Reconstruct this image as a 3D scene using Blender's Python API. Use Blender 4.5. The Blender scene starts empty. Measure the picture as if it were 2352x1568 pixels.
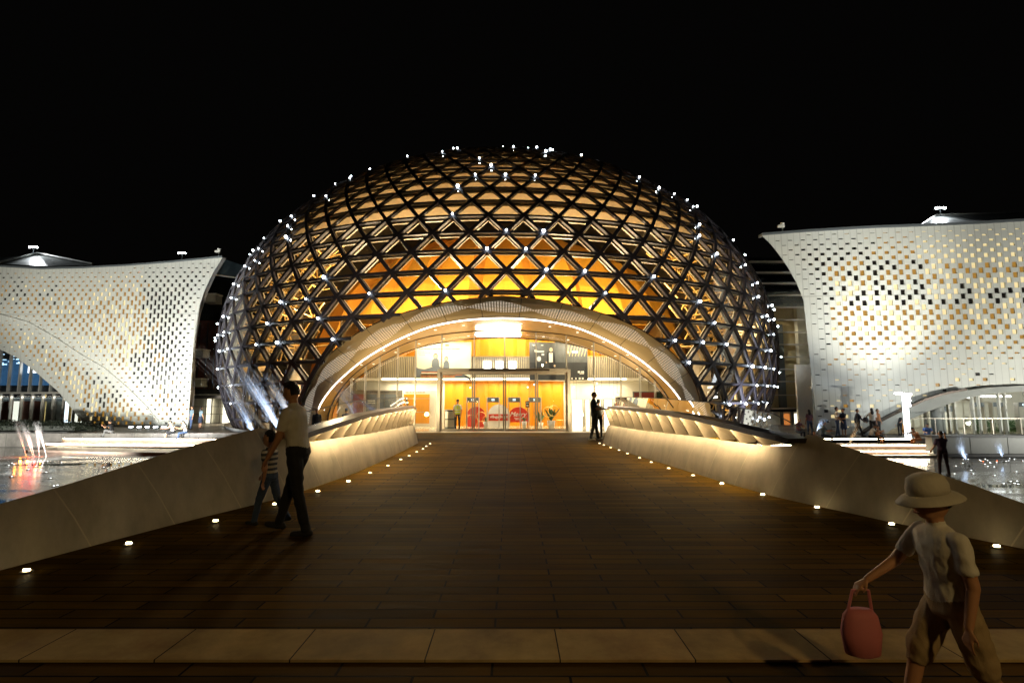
import bpy, bmesh, math, random
from mathutils import Vector, Matrix
from math import sin, cos, tan, pi, radians, sqrt, atan2, degrees, asin
random.seed(7)
sc = bpy.context.scene
col = sc.collection

# ------------------------------------------------------------------ camera
EYE = 1.55
PITCH = math.atan(126 / 1176)
FPX = 1176.0                       # focal length in pixels of the 2352 x 1568 measuring grid
cam_d = bpy.data.cameras.new('camera')
cam = bpy.data.objects.new('camera', cam_d)
col.objects.link(cam)
cam_d.sensor_width = 36
cam_d.lens = 18.0
cam_d.clip_end = 2000
cam_d.clip_start = 0.05
cam.location = (0, 0, EYE)
cam.rotation_euler = (pi / 2 + PITCH, 0, 0)
sc.camera = cam

# ------------------------------------------------------------------ night sky
w = bpy.data.worlds.new('World')
sc.world = w
w.use_nodes = True
nt = w.node_tree
bg = nt.nodes['Background']
sky = nt.nodes.new('ShaderNodeTexSky')
sky.sky_type = 'NISHITA'
sky.sun_disc = False
sky.sun_elevation = radians(-9)
sky.sun_rotation = radians(200)
mixc = nt.nodes.new('ShaderNodeMix')
mixc.data_type = 'RGBA'
mixc.blend_type = 'ADD'
mixc.inputs[0].default_value = 1.0
nt.links.new(sky.outputs[0], mixc.inputs[6])
mixc.inputs[7].default_value = (0.0125, 0.0115, 0.0105, 1)   # dim glow of the city on the night sky
nt.links.new(mixc.outputs[2], bg.inputs[0])
bg.inputs[1].default_value = 0.1
sc.view_settings.view_transform = 'Standard'
sc.view_settings.look = 'None'
sc.view_settings.exposure = 0.0
sc.view_settings.gamma = 1.0
sc.render.engine = 'CYCLES'
sc.cycles.use_denoising = True
sc.cycles.denoiser = 'OPENIMAGEDENOISE'
sc.cycles.sample_clamp_indirect = 6.0
sc.cycles.max_bounces = 7
sc.cycles.transparent_max_bounces = 24
sc.cycles.caustics_reflective = False
sc.cycles.caustics_refractive = False

# ------------------------------------------------------------------ lamps
def aim(o, tgt):
    d = Vector(tgt) - Vector(o.location)
    o.rotation_euler = d.to_track_quat('-Z', 'Y').to_euler()

def spot(name, loc, tgt, power, color=(1, 1, 1), size=60, blend=0.6, rad=0.25):
    l = bpy.data.lights.new(name, 'SPOT')
    l.energy = power; l.color = color; l.spot_size = radians(size); l.spot_blend = blend
    l.shadow_soft_size = rad
    o = bpy.data.objects.new(name, l); col.objects.link(o)
    o.location = loc; aim(o, tgt)
    return o

def point(name, loc, power, color=(1, 1, 1), rad=0.3):
    l = bpy.data.lights.new(name, 'POINT')
    l.energy = power; l.color = color; l.shadow_soft_size = rad
    o = bpy.data.objects.new(name, l); col.objects.link(o); o.location = loc
    return o

def area(name, loc, tgt, power, sx, sy, color=(1, 1, 1)):
    l = bpy.data.lights.new(name, 'AREA')
    l.energy = power; l.color = color; l.shape = 'RECTANGLE'; l.size = sx; l.size_y = sy
    o = bpy.data.objects.new(name, l); col.objects.link(o); o.location = loc; aim(o, tgt)
    return o

WARM = (1.0, 0.85, 0.60)
AMBER = (1.0, 0.62, 0.2)
COOL = (0.93, 0.97, 1.0)
FAC = (1.0, 0.985, 0.90)
# floodlights on the white halls, mostly added without visible fixtures
spot('hall_flood', (-37.5, 22.5, -1.3), (-31, 40.5, 5), 13000, FAC, 95, 0.8)
spot('hall_flood', (-24, 25, -1.3), (-24.5, 40, 4), 8300, FAC, 90, 0.8)
spot('hall_flood', (-31.2, 37.9, -0.6), (-30.6, 41.4, 4), 150, FAC, 120, 0.9)
spot('hall_flood', (-28.6, 37.9, -0.6), (-28.6, 40.6, 4), 150, FAC, 120, 0.9)
spot('hall_flood', (-25.6, 37.6, -0.6), (-26.3, 40.2, 5), 150, FAC, 120, 0.9)
spot('portal_flood', (-6.2, 21.5, 0.25), (-5.5, 26.6, 4.4), 3800, (1.0, 0.77, 0.44), 100, 0.9, 0.15)  # added to light the portal band, fixtures unseen
spot('portal_flood', (5.0, 21.5, 0.25), (4.5, 26.6, 4.4), 3800, (1.0, 0.77, 0.44), 100, 0.9, 0.15)
spot('added_front_lamp', (3.8, -4.6, 5.4), (1.9, 3.2, 0.2), 430, (1.0, 0.66, 0.25), 110, 0.9, 0.2)  # unseen warm lamp added behind the camera to brighten the foreground
spot('hall_flood', (23.5, 24, -0.4), (22.6, 32.5, 9.3), 7600, FAC, 62, 0.85, 0.1)
spot('hall_flood', (33.5, 20, -0.4), (32.5, 31.5, 9), 7600, FAC, 135, 0.85, 0.1)
spot('hall_flood', (22.6, 28.6, 1.7), (22.4, 32.6, 8.8), 2000, FAC, 42, 1.0, 0.1)
point('lamp_column_light', (23.4, 29.2, 1.9), 80, COOL, 0.15)
spot('dome_flank_flood', (-22.5, 29.5, -0.6), (-20, 42, 7), 6500, COOL, 100, 0.9, 0.2)  # added to brighten the dome flanks, fixtures unseen
spot('dome_flank_flood', (14.5, 31.0, -0.6), (17.0, 41, 8), 6500, COOL, 75, 0.9, 0.2)
spot('dome_front_flood', (-9.0, 20.0, -1.3), (-8, 36, 16), 2200, (1.0, 0.88, 0.70), 90, 0.9, 0.2)  # added to brighten the cream inner lattice, fixtures unseen
spot('dome_front_flood', (8.0, 20.0, -1.3), (6, 36, 16), 2200, (1.0, 0.88, 0.70), 90, 0.9, 0.2)
# warm light round the auditorium inside the dome
for az, pw in ((-72, 600), (-50, 900), (-31, 3600), (-13, 8000), (13, 8000), (31, 3600), (50, 900), (72, 600)):
    a_ = radians(az)
    point('dome_uplight', (-1.13 + 21.0 * sin(a_), 52 - 20.6 * cos(a_), 7.5 if abs(az) < 40 else 1.5), pw, (1.0, 0.76, 0.44), 0.8)
# entrance hall
area('hall_ceiling_light', (-4.3, 31.2, 5.0), (-4.3, 31.6, 0), 360, 3.0, 1.2, WARM)
area('hall_ceiling_light', (0.2, 31.2, 5.3), (0.2, 31.6, 0), 420, 3.0, 1.2, WARM)
area('hall_ceiling_light', (4.3, 31.2, 5.0), (4.3, 31.6, 0), 360, 3.0, 1.2, WARM)
for x_ in (-7, -3.8, -0.4, 3.0, 6.2):
    area('mezzanine_light', (x_, 33.7, 2.46), (x_, 33.7, 0), 140, 2.6, 1.2, WARM)
for x_ in (-5, -0.5, 4):
    area('gallery_light', (x_, 33.6, 5.6), (x_, 34.6, 4.6), 140, 3.0, 0.5, AMBER)
# lit rooms of the halls
area('foyer_light', (30.5, 36.0, 3.0), (30.5, 36.0, 0), 1700, 9.0, 2.5, (1.0, 0.97, 0.92))
area('foyer_light', (-39.5, 44.2, 1.6), (-39.5, 44.4, -1), 520, 8.0, 1.5, (1.0, 0.93, 0.8))
area('link_light', (21.0, 43.2, 8.0), (21.0, 43.8, 0), 500, 2.0, 0.8, WARM)
point('link_light', (20.2, 42.0, 1.2), 60, (0.95, 0.98, 1.0), 0.12)
area('link_light', (-24.2, 44.2, 1.6), (-24.2, 44.6, -0.5), 200, 3.0, 0.8, WARM)

# ------------------------------------------------------------------ measuring helpers
CP, SP = cos(PITCH), sin(PITCH)
def ray(u, v):
    """direction (per metre of depth) through a point measured on the 2352 x 1568 grid"""
    x = (u - 1176) / FPX; y = (784 - v) / FPX
    dy = CP - y * SP
    return Vector((x / dy, 1.0, (SP + y * CP) / dy))
def at(u, v, Y):
    d = ray(u, v)
    return Vector((d.x * Y, Y, EYE + d.z * Y))
def on_level(u, v, z):
    d = ray(u, v); Y = (z - EYE) / d.z
    return Vector((d.x * Y, Y, z))
def proj(p):
    x, y, z = p[0], p[1], p[2] - EYE
    f = y * CP + z * SP; up = -y * SP + z * CP
    return 1176 + FPX * x / f, 784 - FPX * up / f
def lerp(a, b, t): return a + (b - a) * t
def interp(x, xs, ys):
    if x <= xs[0]: return ys[0] + (ys[1] - ys[0]) / (xs[1] - xs[0]) * (x - xs[0])
    for i in range(len(xs) - 1):
        if x <= xs[i + 1]:
            return ys[i] + (ys[i + 1] - ys[i]) * (x - xs[i]) / (xs[i + 1] - xs[i])
    return ys[-1] + (ys[-1] - ys[-2]) / (xs[-1] - xs[-2]) * (x - xs[-1])
def smooth(t): t = max(0.0, min(1.0, t)); return t * t * (3 - 2 * t)

# ------------------------------------------------------------------ mesh helpers
class MB:
    def __init__(s): s.v = []; s.f = []; s.m = []; s.uv = {}
    def add(s, vs, fs, m=0):
        o = len(s.v); s.v.extend([tuple(q) for q in vs])
        for f in fs: s.f.append([i + o for i in f]); s.m.append(m)
    def quad(s, a, b, c, d, m=0, uv=None):
        o = len(s.v); s.v.extend([tuple(a), tuple(b), tuple(c), tuple(d)])
        if uv: s.uv[len(s.f)] = uv
        s.f.append([o, o + 1, o + 2, o + 3]); s.m.append(m)
    def tri(s, a, b, c, m=0):
        o = len(s.v); s.v.extend([tuple(a), tuple(b), tuple(c)]); s.f.append([o, o + 1, o + 2]); s.m.append(m)
    def box(s, c, d, m=0, rot=None):
        c = Vector(c); hx, hy, hz = d[0] / 2, d[1] / 2, d[2] / 2
        vs = []
        for x, y, z in ((-1,-1,-1),(1,-1,-1),(1,1,-1),(-1,1,-1),(-1,-1,1),(1,-1,1),(1,1,1),(-1,1,1)):
            q = Vector((x * hx, y * hy, z * hz))
            if rot is not None: q = rot @ q
            vs.append(c + q)
        s.add(vs, [(0,3,2,1),(4,5,6,7),(0,1,5,4),(1,2,6,5),(2,3,7,6),(3,0,4,7)], m)
    def bar(s, p0, p1, wd, dp, up, m=0, off=0.0):
        """box from p0 to p1, wd across, dp deep below `up`"""
        p0, p1 = Vector(p0), Vector(p1); t = (p1 - p0)
        if t.length < 1e-4: return
        t.normalize(); up = Vector(up); sd = t.cross(up)
        if sd.length < 1e-5: sd = Vector((1, 0, 0))
        sd.normalize(); n = sd.cross(t).normalized()
        a, b = sd * (wd / 2), n * off; e = n * (off - dp)
        vs = [p0 - a + e, p0 + a + e, p0 + a + b, p0 - a + b, p1 - a + e, p1 + a + e, p1 + a + b, p1 - a + b]
        s.add(vs, [(0,3,2,1),(4,5,6,7),(0,1,5,4),(1,2,6,5),(2,3,7,6),(3,0,4,7)], m)
    def tube(s, pts, rad, n=8, m=0, caps=True):
        pts = [Vector(p) for p in pts]; k = len(pts)
        if not hasattr(rad, '__len__'): rad = [rad] * k
        o = len(s.v); ref = None
        for i, p in enumerate(pts):
            t = (pts[min(i + 1, k - 1)] - pts[max(i - 1, 0)]).normalized()
            if ref is None: ref = Vector((0, 0, 1)) if abs(t.z) < 0.9 else Vector((1, 0, 0))
            x = t.cross(ref).normalized(); y = x.cross(t).normalized(); ref = y
            for j in range(n):
                a = 2 * pi * j / n
                s.v.append(tuple(p + (x * cos(a) + y * sin(a)) * rad[i]))
        for i in range(k - 1):
            for j in range(n):
                s.f.append([o + i*n + j, o + i*n + (j+1) % n, o + (i+1)*n + (j+1) % n, o + (i+1)*n + j]); s.m.append(m)
        if caps:
            s.f.append([o + j for j in range(n)][::-1]); s.m.append(m)
            s.f.append([o + (k-1)*n + j for j in range(n)]); s.m.append(m)
    def loft(s, rings, m=0, caps=True, closed=True):
        """rings: equal-length point lists"""
        o = len(s.v); n = len(rings[0])
        for r in rings: s.v.extend([tuple(q) for q in r])
        for i in range(len(rings) - 1):
            for j in range(n if closed else n - 1):
                s.f.append([o + i*n + j, o + i*n + (j+1) % n, o + (i+1)*n + (j+1) % n, o + (i+1)*n + j]); s.m.append(m)
        if caps:
            s.f.append([o + j for j in range(n)][::-1]); s.m.append(m)
            s.f.append([o + (len(rings)-1)*n + j for j in range(n)]); s.m.append(m)
    def lathe(s, prof, c, n=20, m=0):
        c = Vector(c)
        rings = [[c + Vector((max(r, 1e-4) * cos(2*pi*j/n), max(r, 1e-4) * sin(2*pi*j/n), z)) for j in range(n)] for r, z in prof]
        s.loft(rings, m)
    def ball(s, c, r, m=0, seg=10, rg=6, sc_=(1, 1, 1), rot=None):
        c = Vector(c); o = len(s.v)
        def q(x, y, z):
            p = Vector((x*r*sc_[0], y*r*sc_[1], z*r*sc_[2]))
            return tuple(c + (rot @ p if rot is not None else p))
        s.v.append(q(0, 0, -1))
        for i in range(1, rg):
            th = -pi/2 + pi * i / rg
            for j in range(seg):
                a = 2*pi*j/seg
                s.v.append(q(cos(th)*cos(a), cos(th)*sin(a), sin(th)))
        s.v.append(q(0, 0, 1)); top = len(s.v) - 1
        for j in range(seg):
            s.f.append([o, o + 1 + (j+1) % seg, o + 1 + j]); s.m.append(m)
            s.f.append([top, o + 1 + (rg-2)*seg + j, o + 1 + (rg-2)*seg + (j+1) % seg]); s.m.append(m)
        for i in range(rg - 2):
            for j in range(seg):
                s.f.append([o+1+i*seg+j, o+1+i*seg+(j+1)%seg, o+1+(i+1)*seg+(j+1)%seg, o+1+(i+1)*seg+j]); s.m.append(m)
    def mesh(s, name):
        me = bpy.data.meshes.new(name); me.from_pydata(s.v, [], s.f); me.update()
        return me
    def build(s, name, mats, parent=None, shade=False, bevel=0.0):
        me = s.mesh(name)
        if not isinstance(mats, (list, tuple)): mats = [mats]
        for mt in mats: me.materials.append(mt)
        if len(mats) > 1: me.polygons.foreach_set('material_index', s.m)
        if s.uv:
            ul = me.uv_layers.new(name='UVMap')
            for fi, u4 in s.uv.items():
                p = me.polygons[fi]
                for k, li in enumerate(p.loop_indices): ul.data[li].uv = u4[k]
        if shade: me.polygons.foreach_set('use_smooth', [True] * len(me.polygons))
        o = bpy.data.objects.new(name, me); col.objects.link(o)
        if parent is not None:
            o.parent = parent
            o.matrix_parent_inverse = Matrix.Translation(-parent_loc(parent))
        if bevel:
            b = o.modifiers.new('soft_edge', 'BEVEL'); b.width = bevel; b.segments = 2; b.limit_method = 'ANGLE'
        return o
def parent_loc(p):
    l = Vector(p.location)
    if p.parent is not None and p.type == 'EMPTY': l = l + parent_loc(p.parent)
    return l if p.type == 'EMPTY' else Vector((0, 0, 0))

def tag(o, label=None, cat=None, group=None, kind=None):
    if label: o['label'] = label
    if cat: o['category'] = cat
    if group: o['group'] = group
    if kind: o['kind'] = kind
    return o
def thing(name, label, cat, loc=(0, 0, 0), group=None):
    o = bpy.data.objects.new(name, None); o.empty_display_size = 0.3
    col.objects.link(o); o.location = loc
    return tag(o, label, cat, group)
def lbl(o, text): o['label'] = text; return o

# ------------------------------------------------------------------ materials
def mat(name, color, rough=0.6, metal=0.0, var=0.0, scale=2.0, bump=0.0, spec=None, stretch=None, emit=None, estr=0.0, sample=True, coord='Object'):
    m = bpy.data.materials.new(name); m.use_nodes = True
    n = m.node_tree; b = n.nodes['Principled BSDF']
    b.inputs['Base Color'].default_value = (*color, 1)
    b.inputs['Roughness'].default_value = rough; b.inputs['Metallic'].default_value = metal
    if spec is not None: b.inputs['Specular IOR Level'].default_value = spec
    if emit is not None:
        b.inputs['Emission Color'].default_value = (*emit, 1); b.inputs['Emission Strength'].default_value = estr
        if not sample: m.cycles.emission_sampling = 'NONE'
    if var > 0 or bump > 0:
        tc = n.nodes.new('ShaderNodeTexCoord'); mp = n.nodes.new('ShaderNodeMapping')
        n.links.new(tc.outputs[coord], mp.inputs[0])
        if stretch: mp.inputs['Scale'].default_value = stretch
        nz = n.nodes.new('ShaderNodeTexNoise'); nz.inputs['Scale'].default_value = scale
        nz.inputs['Detail'].default_value = 6; nz.inputs['Roughness'].default_value = 0.65
        n.links.new(mp.outputs[0], nz.inputs[0])
        if var > 0:
            cr = n.nodes.new('ShaderNodeValToRGB')
            cr.color_ramp.elements[0].position = 0.3; cr.color_ramp.elements[1].position = 0.7
            cr.color_ramp.elements[0].color = (*[max(0, c * (1 - var)) for c in color], 1)
            cr.color_ramp.elements[1].color = (*[min(1, c * (1 + var)) for c in color], 1)
            n.links.new(nz.outputs[0], cr.inputs[0]); n.links.new(cr.outputs[0], b.inputs['Base Color'])
        if bump > 0:
            bp = n.nodes.new('ShaderNodeBump'); bp.inputs['Strength'].default_value = bump; bp.inputs['Distance'].default_value = 0.02
            n.links.new(nz.outputs[0], bp.inputs['Height']); n.links.new(bp.outputs[0], b.inputs['Normal'])
    return m
def lamp_mat(name, color, strength, sample=True):
    return mat(name, (0.8, 0.8, 0.8), 0.5, emit=color, estr=strength, sample=sample)
def glass_mat(name, tint=(1, 1, 1), ior=1.5, extra=0.0, rough=0.0, gcol=(1, 1, 1)):
    m = bpy.data.materials.new(name); m.use_nodes = True; n = m.node_tree; n.nodes.clear()
    out = n.nodes.new('ShaderNodeOutputMaterial'); tr = n.nodes.new('ShaderNodeBsdfTransparent'); gl = n.nodes.new('ShaderNodeBsdfGlossy')
    tr.inputs[0].default_value = (*tint, 1); gl.inputs[0].default_value = (*gcol, 1); gl.inputs['Roughness'].default_value = rough
    fr = n.nodes.new('ShaderNodeFresnel'); fr.inputs[0].default_value = ior
    ad = n.nodes.new('ShaderNodeMath'); ad.operation = 'ADD'; ad.use_clamp = True; ad.inputs[1].default_value = extra
    mx = n.nodes.new('ShaderNodeMixShader')
    n.links.new(fr.outputs[0], ad.inputs[0]); n.links.new(ad.outputs[0], mx.inputs[0])
    n.links.new(tr.outputs[0], mx.inputs[1]); n.links.new(gl.outputs[0], mx.inputs[2]); n.links.new(mx.outputs[0], out.inputs[0])
    return m
M = {}
M['concrete'] = mat('pale_concrete', (0.50, 0.44, 0.33), 0.72, var=0.22, scale=1.4, bump=0.25, stretch=(6, 1.2, 0.7))
M['fin'] = mat('cream_metal', (0.62, 0.53, 0.39), 0.45, var=0.05, scale=3)
M['rail'] = mat('dark_bronze_metal', (0.05, 0.038, 0.03), 0.28, 0.7, var=0.2, scale=4)
M['steel'] = mat('brushed_steel', (0.26, 0.24, 0.20), 0.38, 0.8)
M['alu'] = mat('pale_aluminium', (0.55, 0.52, 0.46), 0.35, 0.6)
M['white'] = mat('white_panel', (0.66, 0.66, 0.60), 0.5, var=0.05, scale=0.8)
M['whitewall'] = mat('white_plaster', (0.74, 0.70, 0.60), 0.7, var=0.05)
M['cream'] = mat('cream_frame', (0.25, 0.215, 0.15), 0.5, var=0.1, scale=1.0)
M['dark'] = mat('dark_navy_steel', (0.020, 0.018, 0.026), 0.5, 0.1, var=0.2, scale=1.5)
M['black'] = mat('matt_black', (0.012, 0.012, 0.013), 0.6)
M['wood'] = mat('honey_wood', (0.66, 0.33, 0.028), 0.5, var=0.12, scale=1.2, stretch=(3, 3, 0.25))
M['wood2'] = mat('shaded_honey_wood', (0.52, 0.21, 0.018), 0.5, var=0.12, scale=1.2, stretch=(3, 3, 0.25))  # shade of the pleat folds put into a darker copy of the wood
M['gold'] = mat('golden_metal_ceiling', (0.62, 0.37, 0.10), 0.36, 0.5, var=0.08, scale=0.6)
M['fascia'] = mat('beige_metal_panel', (0.55, 0.42, 0.25), 0.42, 0.3, var=0.06, scale=0.8)
M['glass'] = glass_mat('clear_glass', (0.93, 0.96, 0.95), 1.45, 0.0)
M['screenglass'] = glass_mat('screen_glass', (0.93, 0.96, 0.97), 1.22, 0.015)
M['domeglass'] = glass_mat('dome_glass', (0.88, 0.88, 0.86), 1.5, 0.13, 0.02)
M['darkglass'] = mat('dark_glass', (0.010, 0.014, 0.018), 0.06, 0.0, spec=0.8)
M['lens'] = lamp_mat('star_light_lens', (0.80, 0.92, 1.0), 30, False)
M['strip'] = lamp_mat('warm_strip_light', (1.0, 0.74, 0.40), 68)
M['edge'] = lamp_mat('white_edge_light', (1.0, 0.90, 0.80), 6)
M['steplight'] = lamp_mat('step_strip_light', (1.0, 0.86, 0.60), 42)
M['glow'] = lamp_mat('lit_white_panel', (1.0, 0.93, 0.74), 1.9)
M['glowcool'] = lamp_mat('lit_cool_panel', (0.85, 0.94, 1.0), 4)
M['down'] = lamp_mat('downlight_lens', (1.0, 0.9, 0.72), 2.2, False)
M['lampw'] = lamp_mat('white_lamp', (0.93, 0.98, 1.0), 30)
M['pink'] = mat('pink_cloth', (0.62, 0.20, 0.22), 0.7, var=0.1)
M['grey'] = mat('grey_metal', (0.16, 0.18, 0.19), 0.4, 0.3)
M['greystone'] = mat('grey_stone', (0.17, 0.17, 0.165), 0.55, var=0.15, scale=1.5, bump=0.1)
M['darkstone'] = mat('dark_planter_stone', (0.045, 0.045, 0.047), 0.5, var=0.2, scale=2)
M['redstone'] = mat('brown_step_stone', (0.23, 0.17, 0.13), 0.45, var=0.2, scale=2.5, bump=0.1)
M['brick'] = mat('red_brick', (0.30, 0.095, 0.055), 0.7, var=0.2, scale=5)
M['red'] = mat('red_lacquer', (0.56, 0.035, 0.015), 0.4, var=0.05)
M['goldtrim'] = mat('gold_trim', (0.75, 0.5, 0.16), 0.3, 0.7)
M['leaf'] = mat('leaf_green', (0.06, 0.13, 0.035), 0.5, var=0.3, scale=20)
M['hedge'] = mat('hedge_leaf', (0.010, 0.017, 0.007), 0.6, var=0.35, scale=8)
M['screen'] = lamp_mat('lit_display', (0.7, 0.9, 1.0), 3.0, False)
M['ink'] = mat('dark_ink', (0.05, 0.045, 0.04), 0.6)
M['paper'] = mat('white_paint', (0.8, 0.78, 0.72), 0.5)
M['glowstrip'] = lamp_mat('cove_strip_light', (1.0, 0.88, 0.62), 9)
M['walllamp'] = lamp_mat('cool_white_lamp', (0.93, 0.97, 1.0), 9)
M['greystone2'] = mat('pale_grey_cladding', (0.36, 0.37, 0.34), 0.5, var=0.1, scale=1)
M['goldpane'] = mat('amber_lit_pane', (0.10, 0.06, 0.02), 0.3, emit=(1.0, 0.52, 0.08), estr=0.32, sample=False, var=.3, scale=2)
M['palepane'] = mat('pale_lit_pane', (0.3, 0.25, 0.15), 0.3, emit=(1.0, 0.80, 0.40), estr=0.75, sample=False, var=.3, scale=2)
M['darkpane'] = mat('unlit_pane', (0.010, 0.008, 0.006), 0.3, var=0.5, scale=0.8)
# ------------------------------------------------------------------ levels
Z_PLAZA, Z_POOL, Z_DOOR = -0.85, -1.7, -0.42
def deck_z(y):
    return 0.0 if y < 17 else -0.44 * smooth((y - 17) / 12.0) * 1.0
R_BASE = [(5.95, 2.6), (5.60, 4.2), (5.27, 5.46), (4.85, 6.1), (4.62, 6.76), (4.37, 7.37), (4.10, 8.0), (3.84, 9.4), (3.62, 11.14), (3.31, 13.49), (3.10, 15.4), (2.99, 17.1)]
L_BASE = [(-5.25, 2.6), (-4.74, 4.2), (-4.58, 4.77), (-4.45, 5.21), (-4.26, 5.92), (-4.05, 6.62), (-3.76, 7.38), (-3.55, 7.95), (-3.36, 9.08), (-3.18, 10.6), (-3.12, 12.5), (-3.10, 15.0), (-3.13, 17.4)]
R_TOP = [(2.6, -0.1), (4.2, .17), (5.53, .45), (6, .59), (6.56, .71), (7.06, .80), (7.5, .90), (7.75, .97), (7.88, .97), (7.98, .90), (8.08, .80), (8.4, .74), (9.1, .73), (10, .72), (11.1, .71), (12.6, .67), (14, .64), (17.1, .61)]
L_TOP = [(2.6, .05), (4.2, .46), (4.85, .56), (5.4, .64), (6.1, .76), (6.8, .89), (7.5, 1.0), (7.95, 1.06), (8.16, 1.06), (8.4, .97), (8.64, .88), (8.9, .79), (9.3, .75), (10.4, .73), (12, .69), (14.8, .64), (17.4, .60)]
R_RAIL = [(7.85, .86), (8.1, .90), (9.1, .99), (10.56, 1.10), (12.5, 1.165), (14.3, 1.19), (16.2, 1.19), (17.3, 1.17)]
L_RAIL = [(8.5, .86), (8.8, .91), (9.6, .99), (11.1, 1.11), (13.2, 1.17), (15.3, 1.19), (16.6, 1.19), (17.6, 1.17)]

# ------------------------------------------------------------------ paving materials
def paving_mat(name, c1, c2, mortar, bw, bh, msize, rough, streak=True):
    m = bpy.data.materials.new(name); m.use_nodes = True; n = m.node_tree; b = n.nodes['Principled BSDF']
    tc = n.nodes.new('ShaderNodeTexCoord'); mp = n.nodes.new('ShaderNodeMapping'); mp.inputs['Location'].default_value = (0.115, 0.03, 0)
    n.links.new(tc.outputs['Object'], mp.inputs[0])
    br = n.nodes.new('ShaderNodeTexBrick'); br.offset = 0.5; br.squash = 1
    br.inputs['Color1'].default_value = (*c1, 1); br.inputs['Color2'].default_value = (*c2, 1); br.inputs['Mortar'].default_value = (*mortar, 1)
    br.inputs['Scale'].default_value = 1; br.inputs['Mortar Size'].default_value = msize; br.inputs['Mortar Smooth'].default_value = 0.1
    br.inputs['Bias'].default_value = 0.0; br.inputs['Brick Width'].default_value = bw; br.inputs['Row Height'].default_value = bh
    n.links.new(mp.outputs[0], br.inputs[0])
    mp2 = n.nodes.new('ShaderNodeMapping'); mp2.inputs['Scale'].default_value = (0.7, 9.0, 1) if streak else (1.5, 1.5, 1)
    n.links.new(tc.outputs['Object'], mp2.inputs[0])
    nz = n.nodes.new('ShaderNodeTexNoise'); nz.inputs['Scale'].default_value = 1.6; nz.inputs['Detail'].default_value = 8; nz.inputs['Roughness'].default_value = 0.7
    n.links.new(mp2.outputs[0], nz.inputs[0])
    nz2 = n.nodes.new('ShaderNodeTexNoise'); nz2.inputs['Scale'].default_value = 0.55; nz2.inputs['Detail'].default_value = 5
    n.links.new(tc.outputs['Object'], nz2.inputs[0])
    mu = n.nodes.new('ShaderNodeMix'); mu.data_type = 'RGBA'; mu.blend_type = 'OVERLAY'; mu.inputs[0].default_value = 0.85
    n.links.new(br.outputs[0], mu.inputs[6]); n.links.new(nz.outputs[0], mu.inputs[7])
    mu2 = n.nodes.new('ShaderNodeMix'); mu2.data_type = 'RGBA'; mu2.blend_type = 'OVERLAY'; mu2.inputs[0].default_value = 0.95
    n.links.new(mu.outputs[2], mu2.inputs[6]); n.links.new(nz2.outputs[0], mu2.inputs[7]); n.links.new(mu2.outputs[2], b.inputs['Base Color'])
    mr = n.nodes.new('ShaderNodeMapRange'); mr.inputs[1].default_value = 0.3; mr.inputs[2].default_value = 0.7; mr.inputs[3].default_value = rough - 0.1; mr.inputs[4].default_value = rough + 0.14
    n.links.new(nz.outputs[0], mr.inputs[0]); n.links.new(mr.outputs[0], b.inputs['Roughness']); b.inputs['Specular IOR Level'].default_value = 0.010
    mh = n.nodes.new('ShaderNodeMath'); mh.operation = 'MULTIPLY_ADD'; mh.inputs[1].default_value = -1.2
    n.links.new(br.outputs['Fac'], mh.inputs[0]); n.links.new(nz.outputs[0], mh.inputs[2])
    bp = n.nodes.new('ShaderNodeBump'); bp.inputs['Strength'].default_value = 0.35; bp.inputs['Distance'].default_value = 0.008
    n.links.new(mh.outputs[0], bp.inputs['Height']); n.links.new(bp.outputs[0], b.inputs['Normal'])
    return m
M['deck'] = paving_mat('dark_timber_look_paving', (0.160, 0.088, 0.008), (0.078, 0.043, 0.004), (0.012, 0.009, 0.006), 0.88, 0.147, 0.008, 0.56)
M['band'] = paving_mat('pale_granite_paving', (0.60, 0.45, 0.22), (0.50, 0.37, 0.18), (0.03, 0.025, 0.02), 0.80, 0.80, 0.0045, 0.5, False)
M['plaza'] = paving_mat('grey_plaza_paving', (0.20, 0.19, 0.17), (0.17, 0.16, 0.15), (0.05, 0.05, 0.05), 1.2, 0.6, 0.01, 0.4, False)

# bridge deck
mb = MB()
ys = [3.612 + i * 0.5 for i in range(60)]; ys = [y for y in ys if y < 29.4] + [29.6]
for i in range(len(ys) - 1):
    y0, y1 = ys[i], ys[i + 1]
    def span(y):
        if y < 17.2: return interp(y, [q[1] for q in L_BASE], [q[0] for q in L_BASE]) - 0.25, interp(y, [q[1] for q in R_BASE], [q[0] for q in R_BASE]) + 0.25
        return -3.5 - 7.5 * smooth((y - 18.5) / 4.5), 3.3 + 7.5 * smooth((y - 18.5) / 4.5)
    a0, b0 = span(y0); a1, b1 = span(y1)
    mb.quad((a0, y0, deck_z(y0)), (b0, y0, deck_z(y0)), (b1, y1, deck_z(y1)), (a1, y1, deck_z(y1)))
    mb.quad((a0, y0, deck_z(y0)), (a1, y1, deck_z(y1)), (a1, y1, -1.75), (a0, y0, -1.75))
    mb.quad((b1, y1, deck_z(y1)), (b0, y0, deck_z(y0)), (b0, y0, -1.75), (b1, y1, -1.75))
tag(mb.build('bridge_deck_path', M['deck']), kind='structure')
mb = MB(); mb.box((0, 3.41, -0.096), (24, 0.40, 0.2)); tag(mb.build('kerb_path', M['band']), kind='structure')
mb = MB(); mb.box((0, -9.4, -0.11), (60, 25.216, 0.2)); tag(mb.build('forecourt_pavement', M['deck']), kind='structure')
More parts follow.
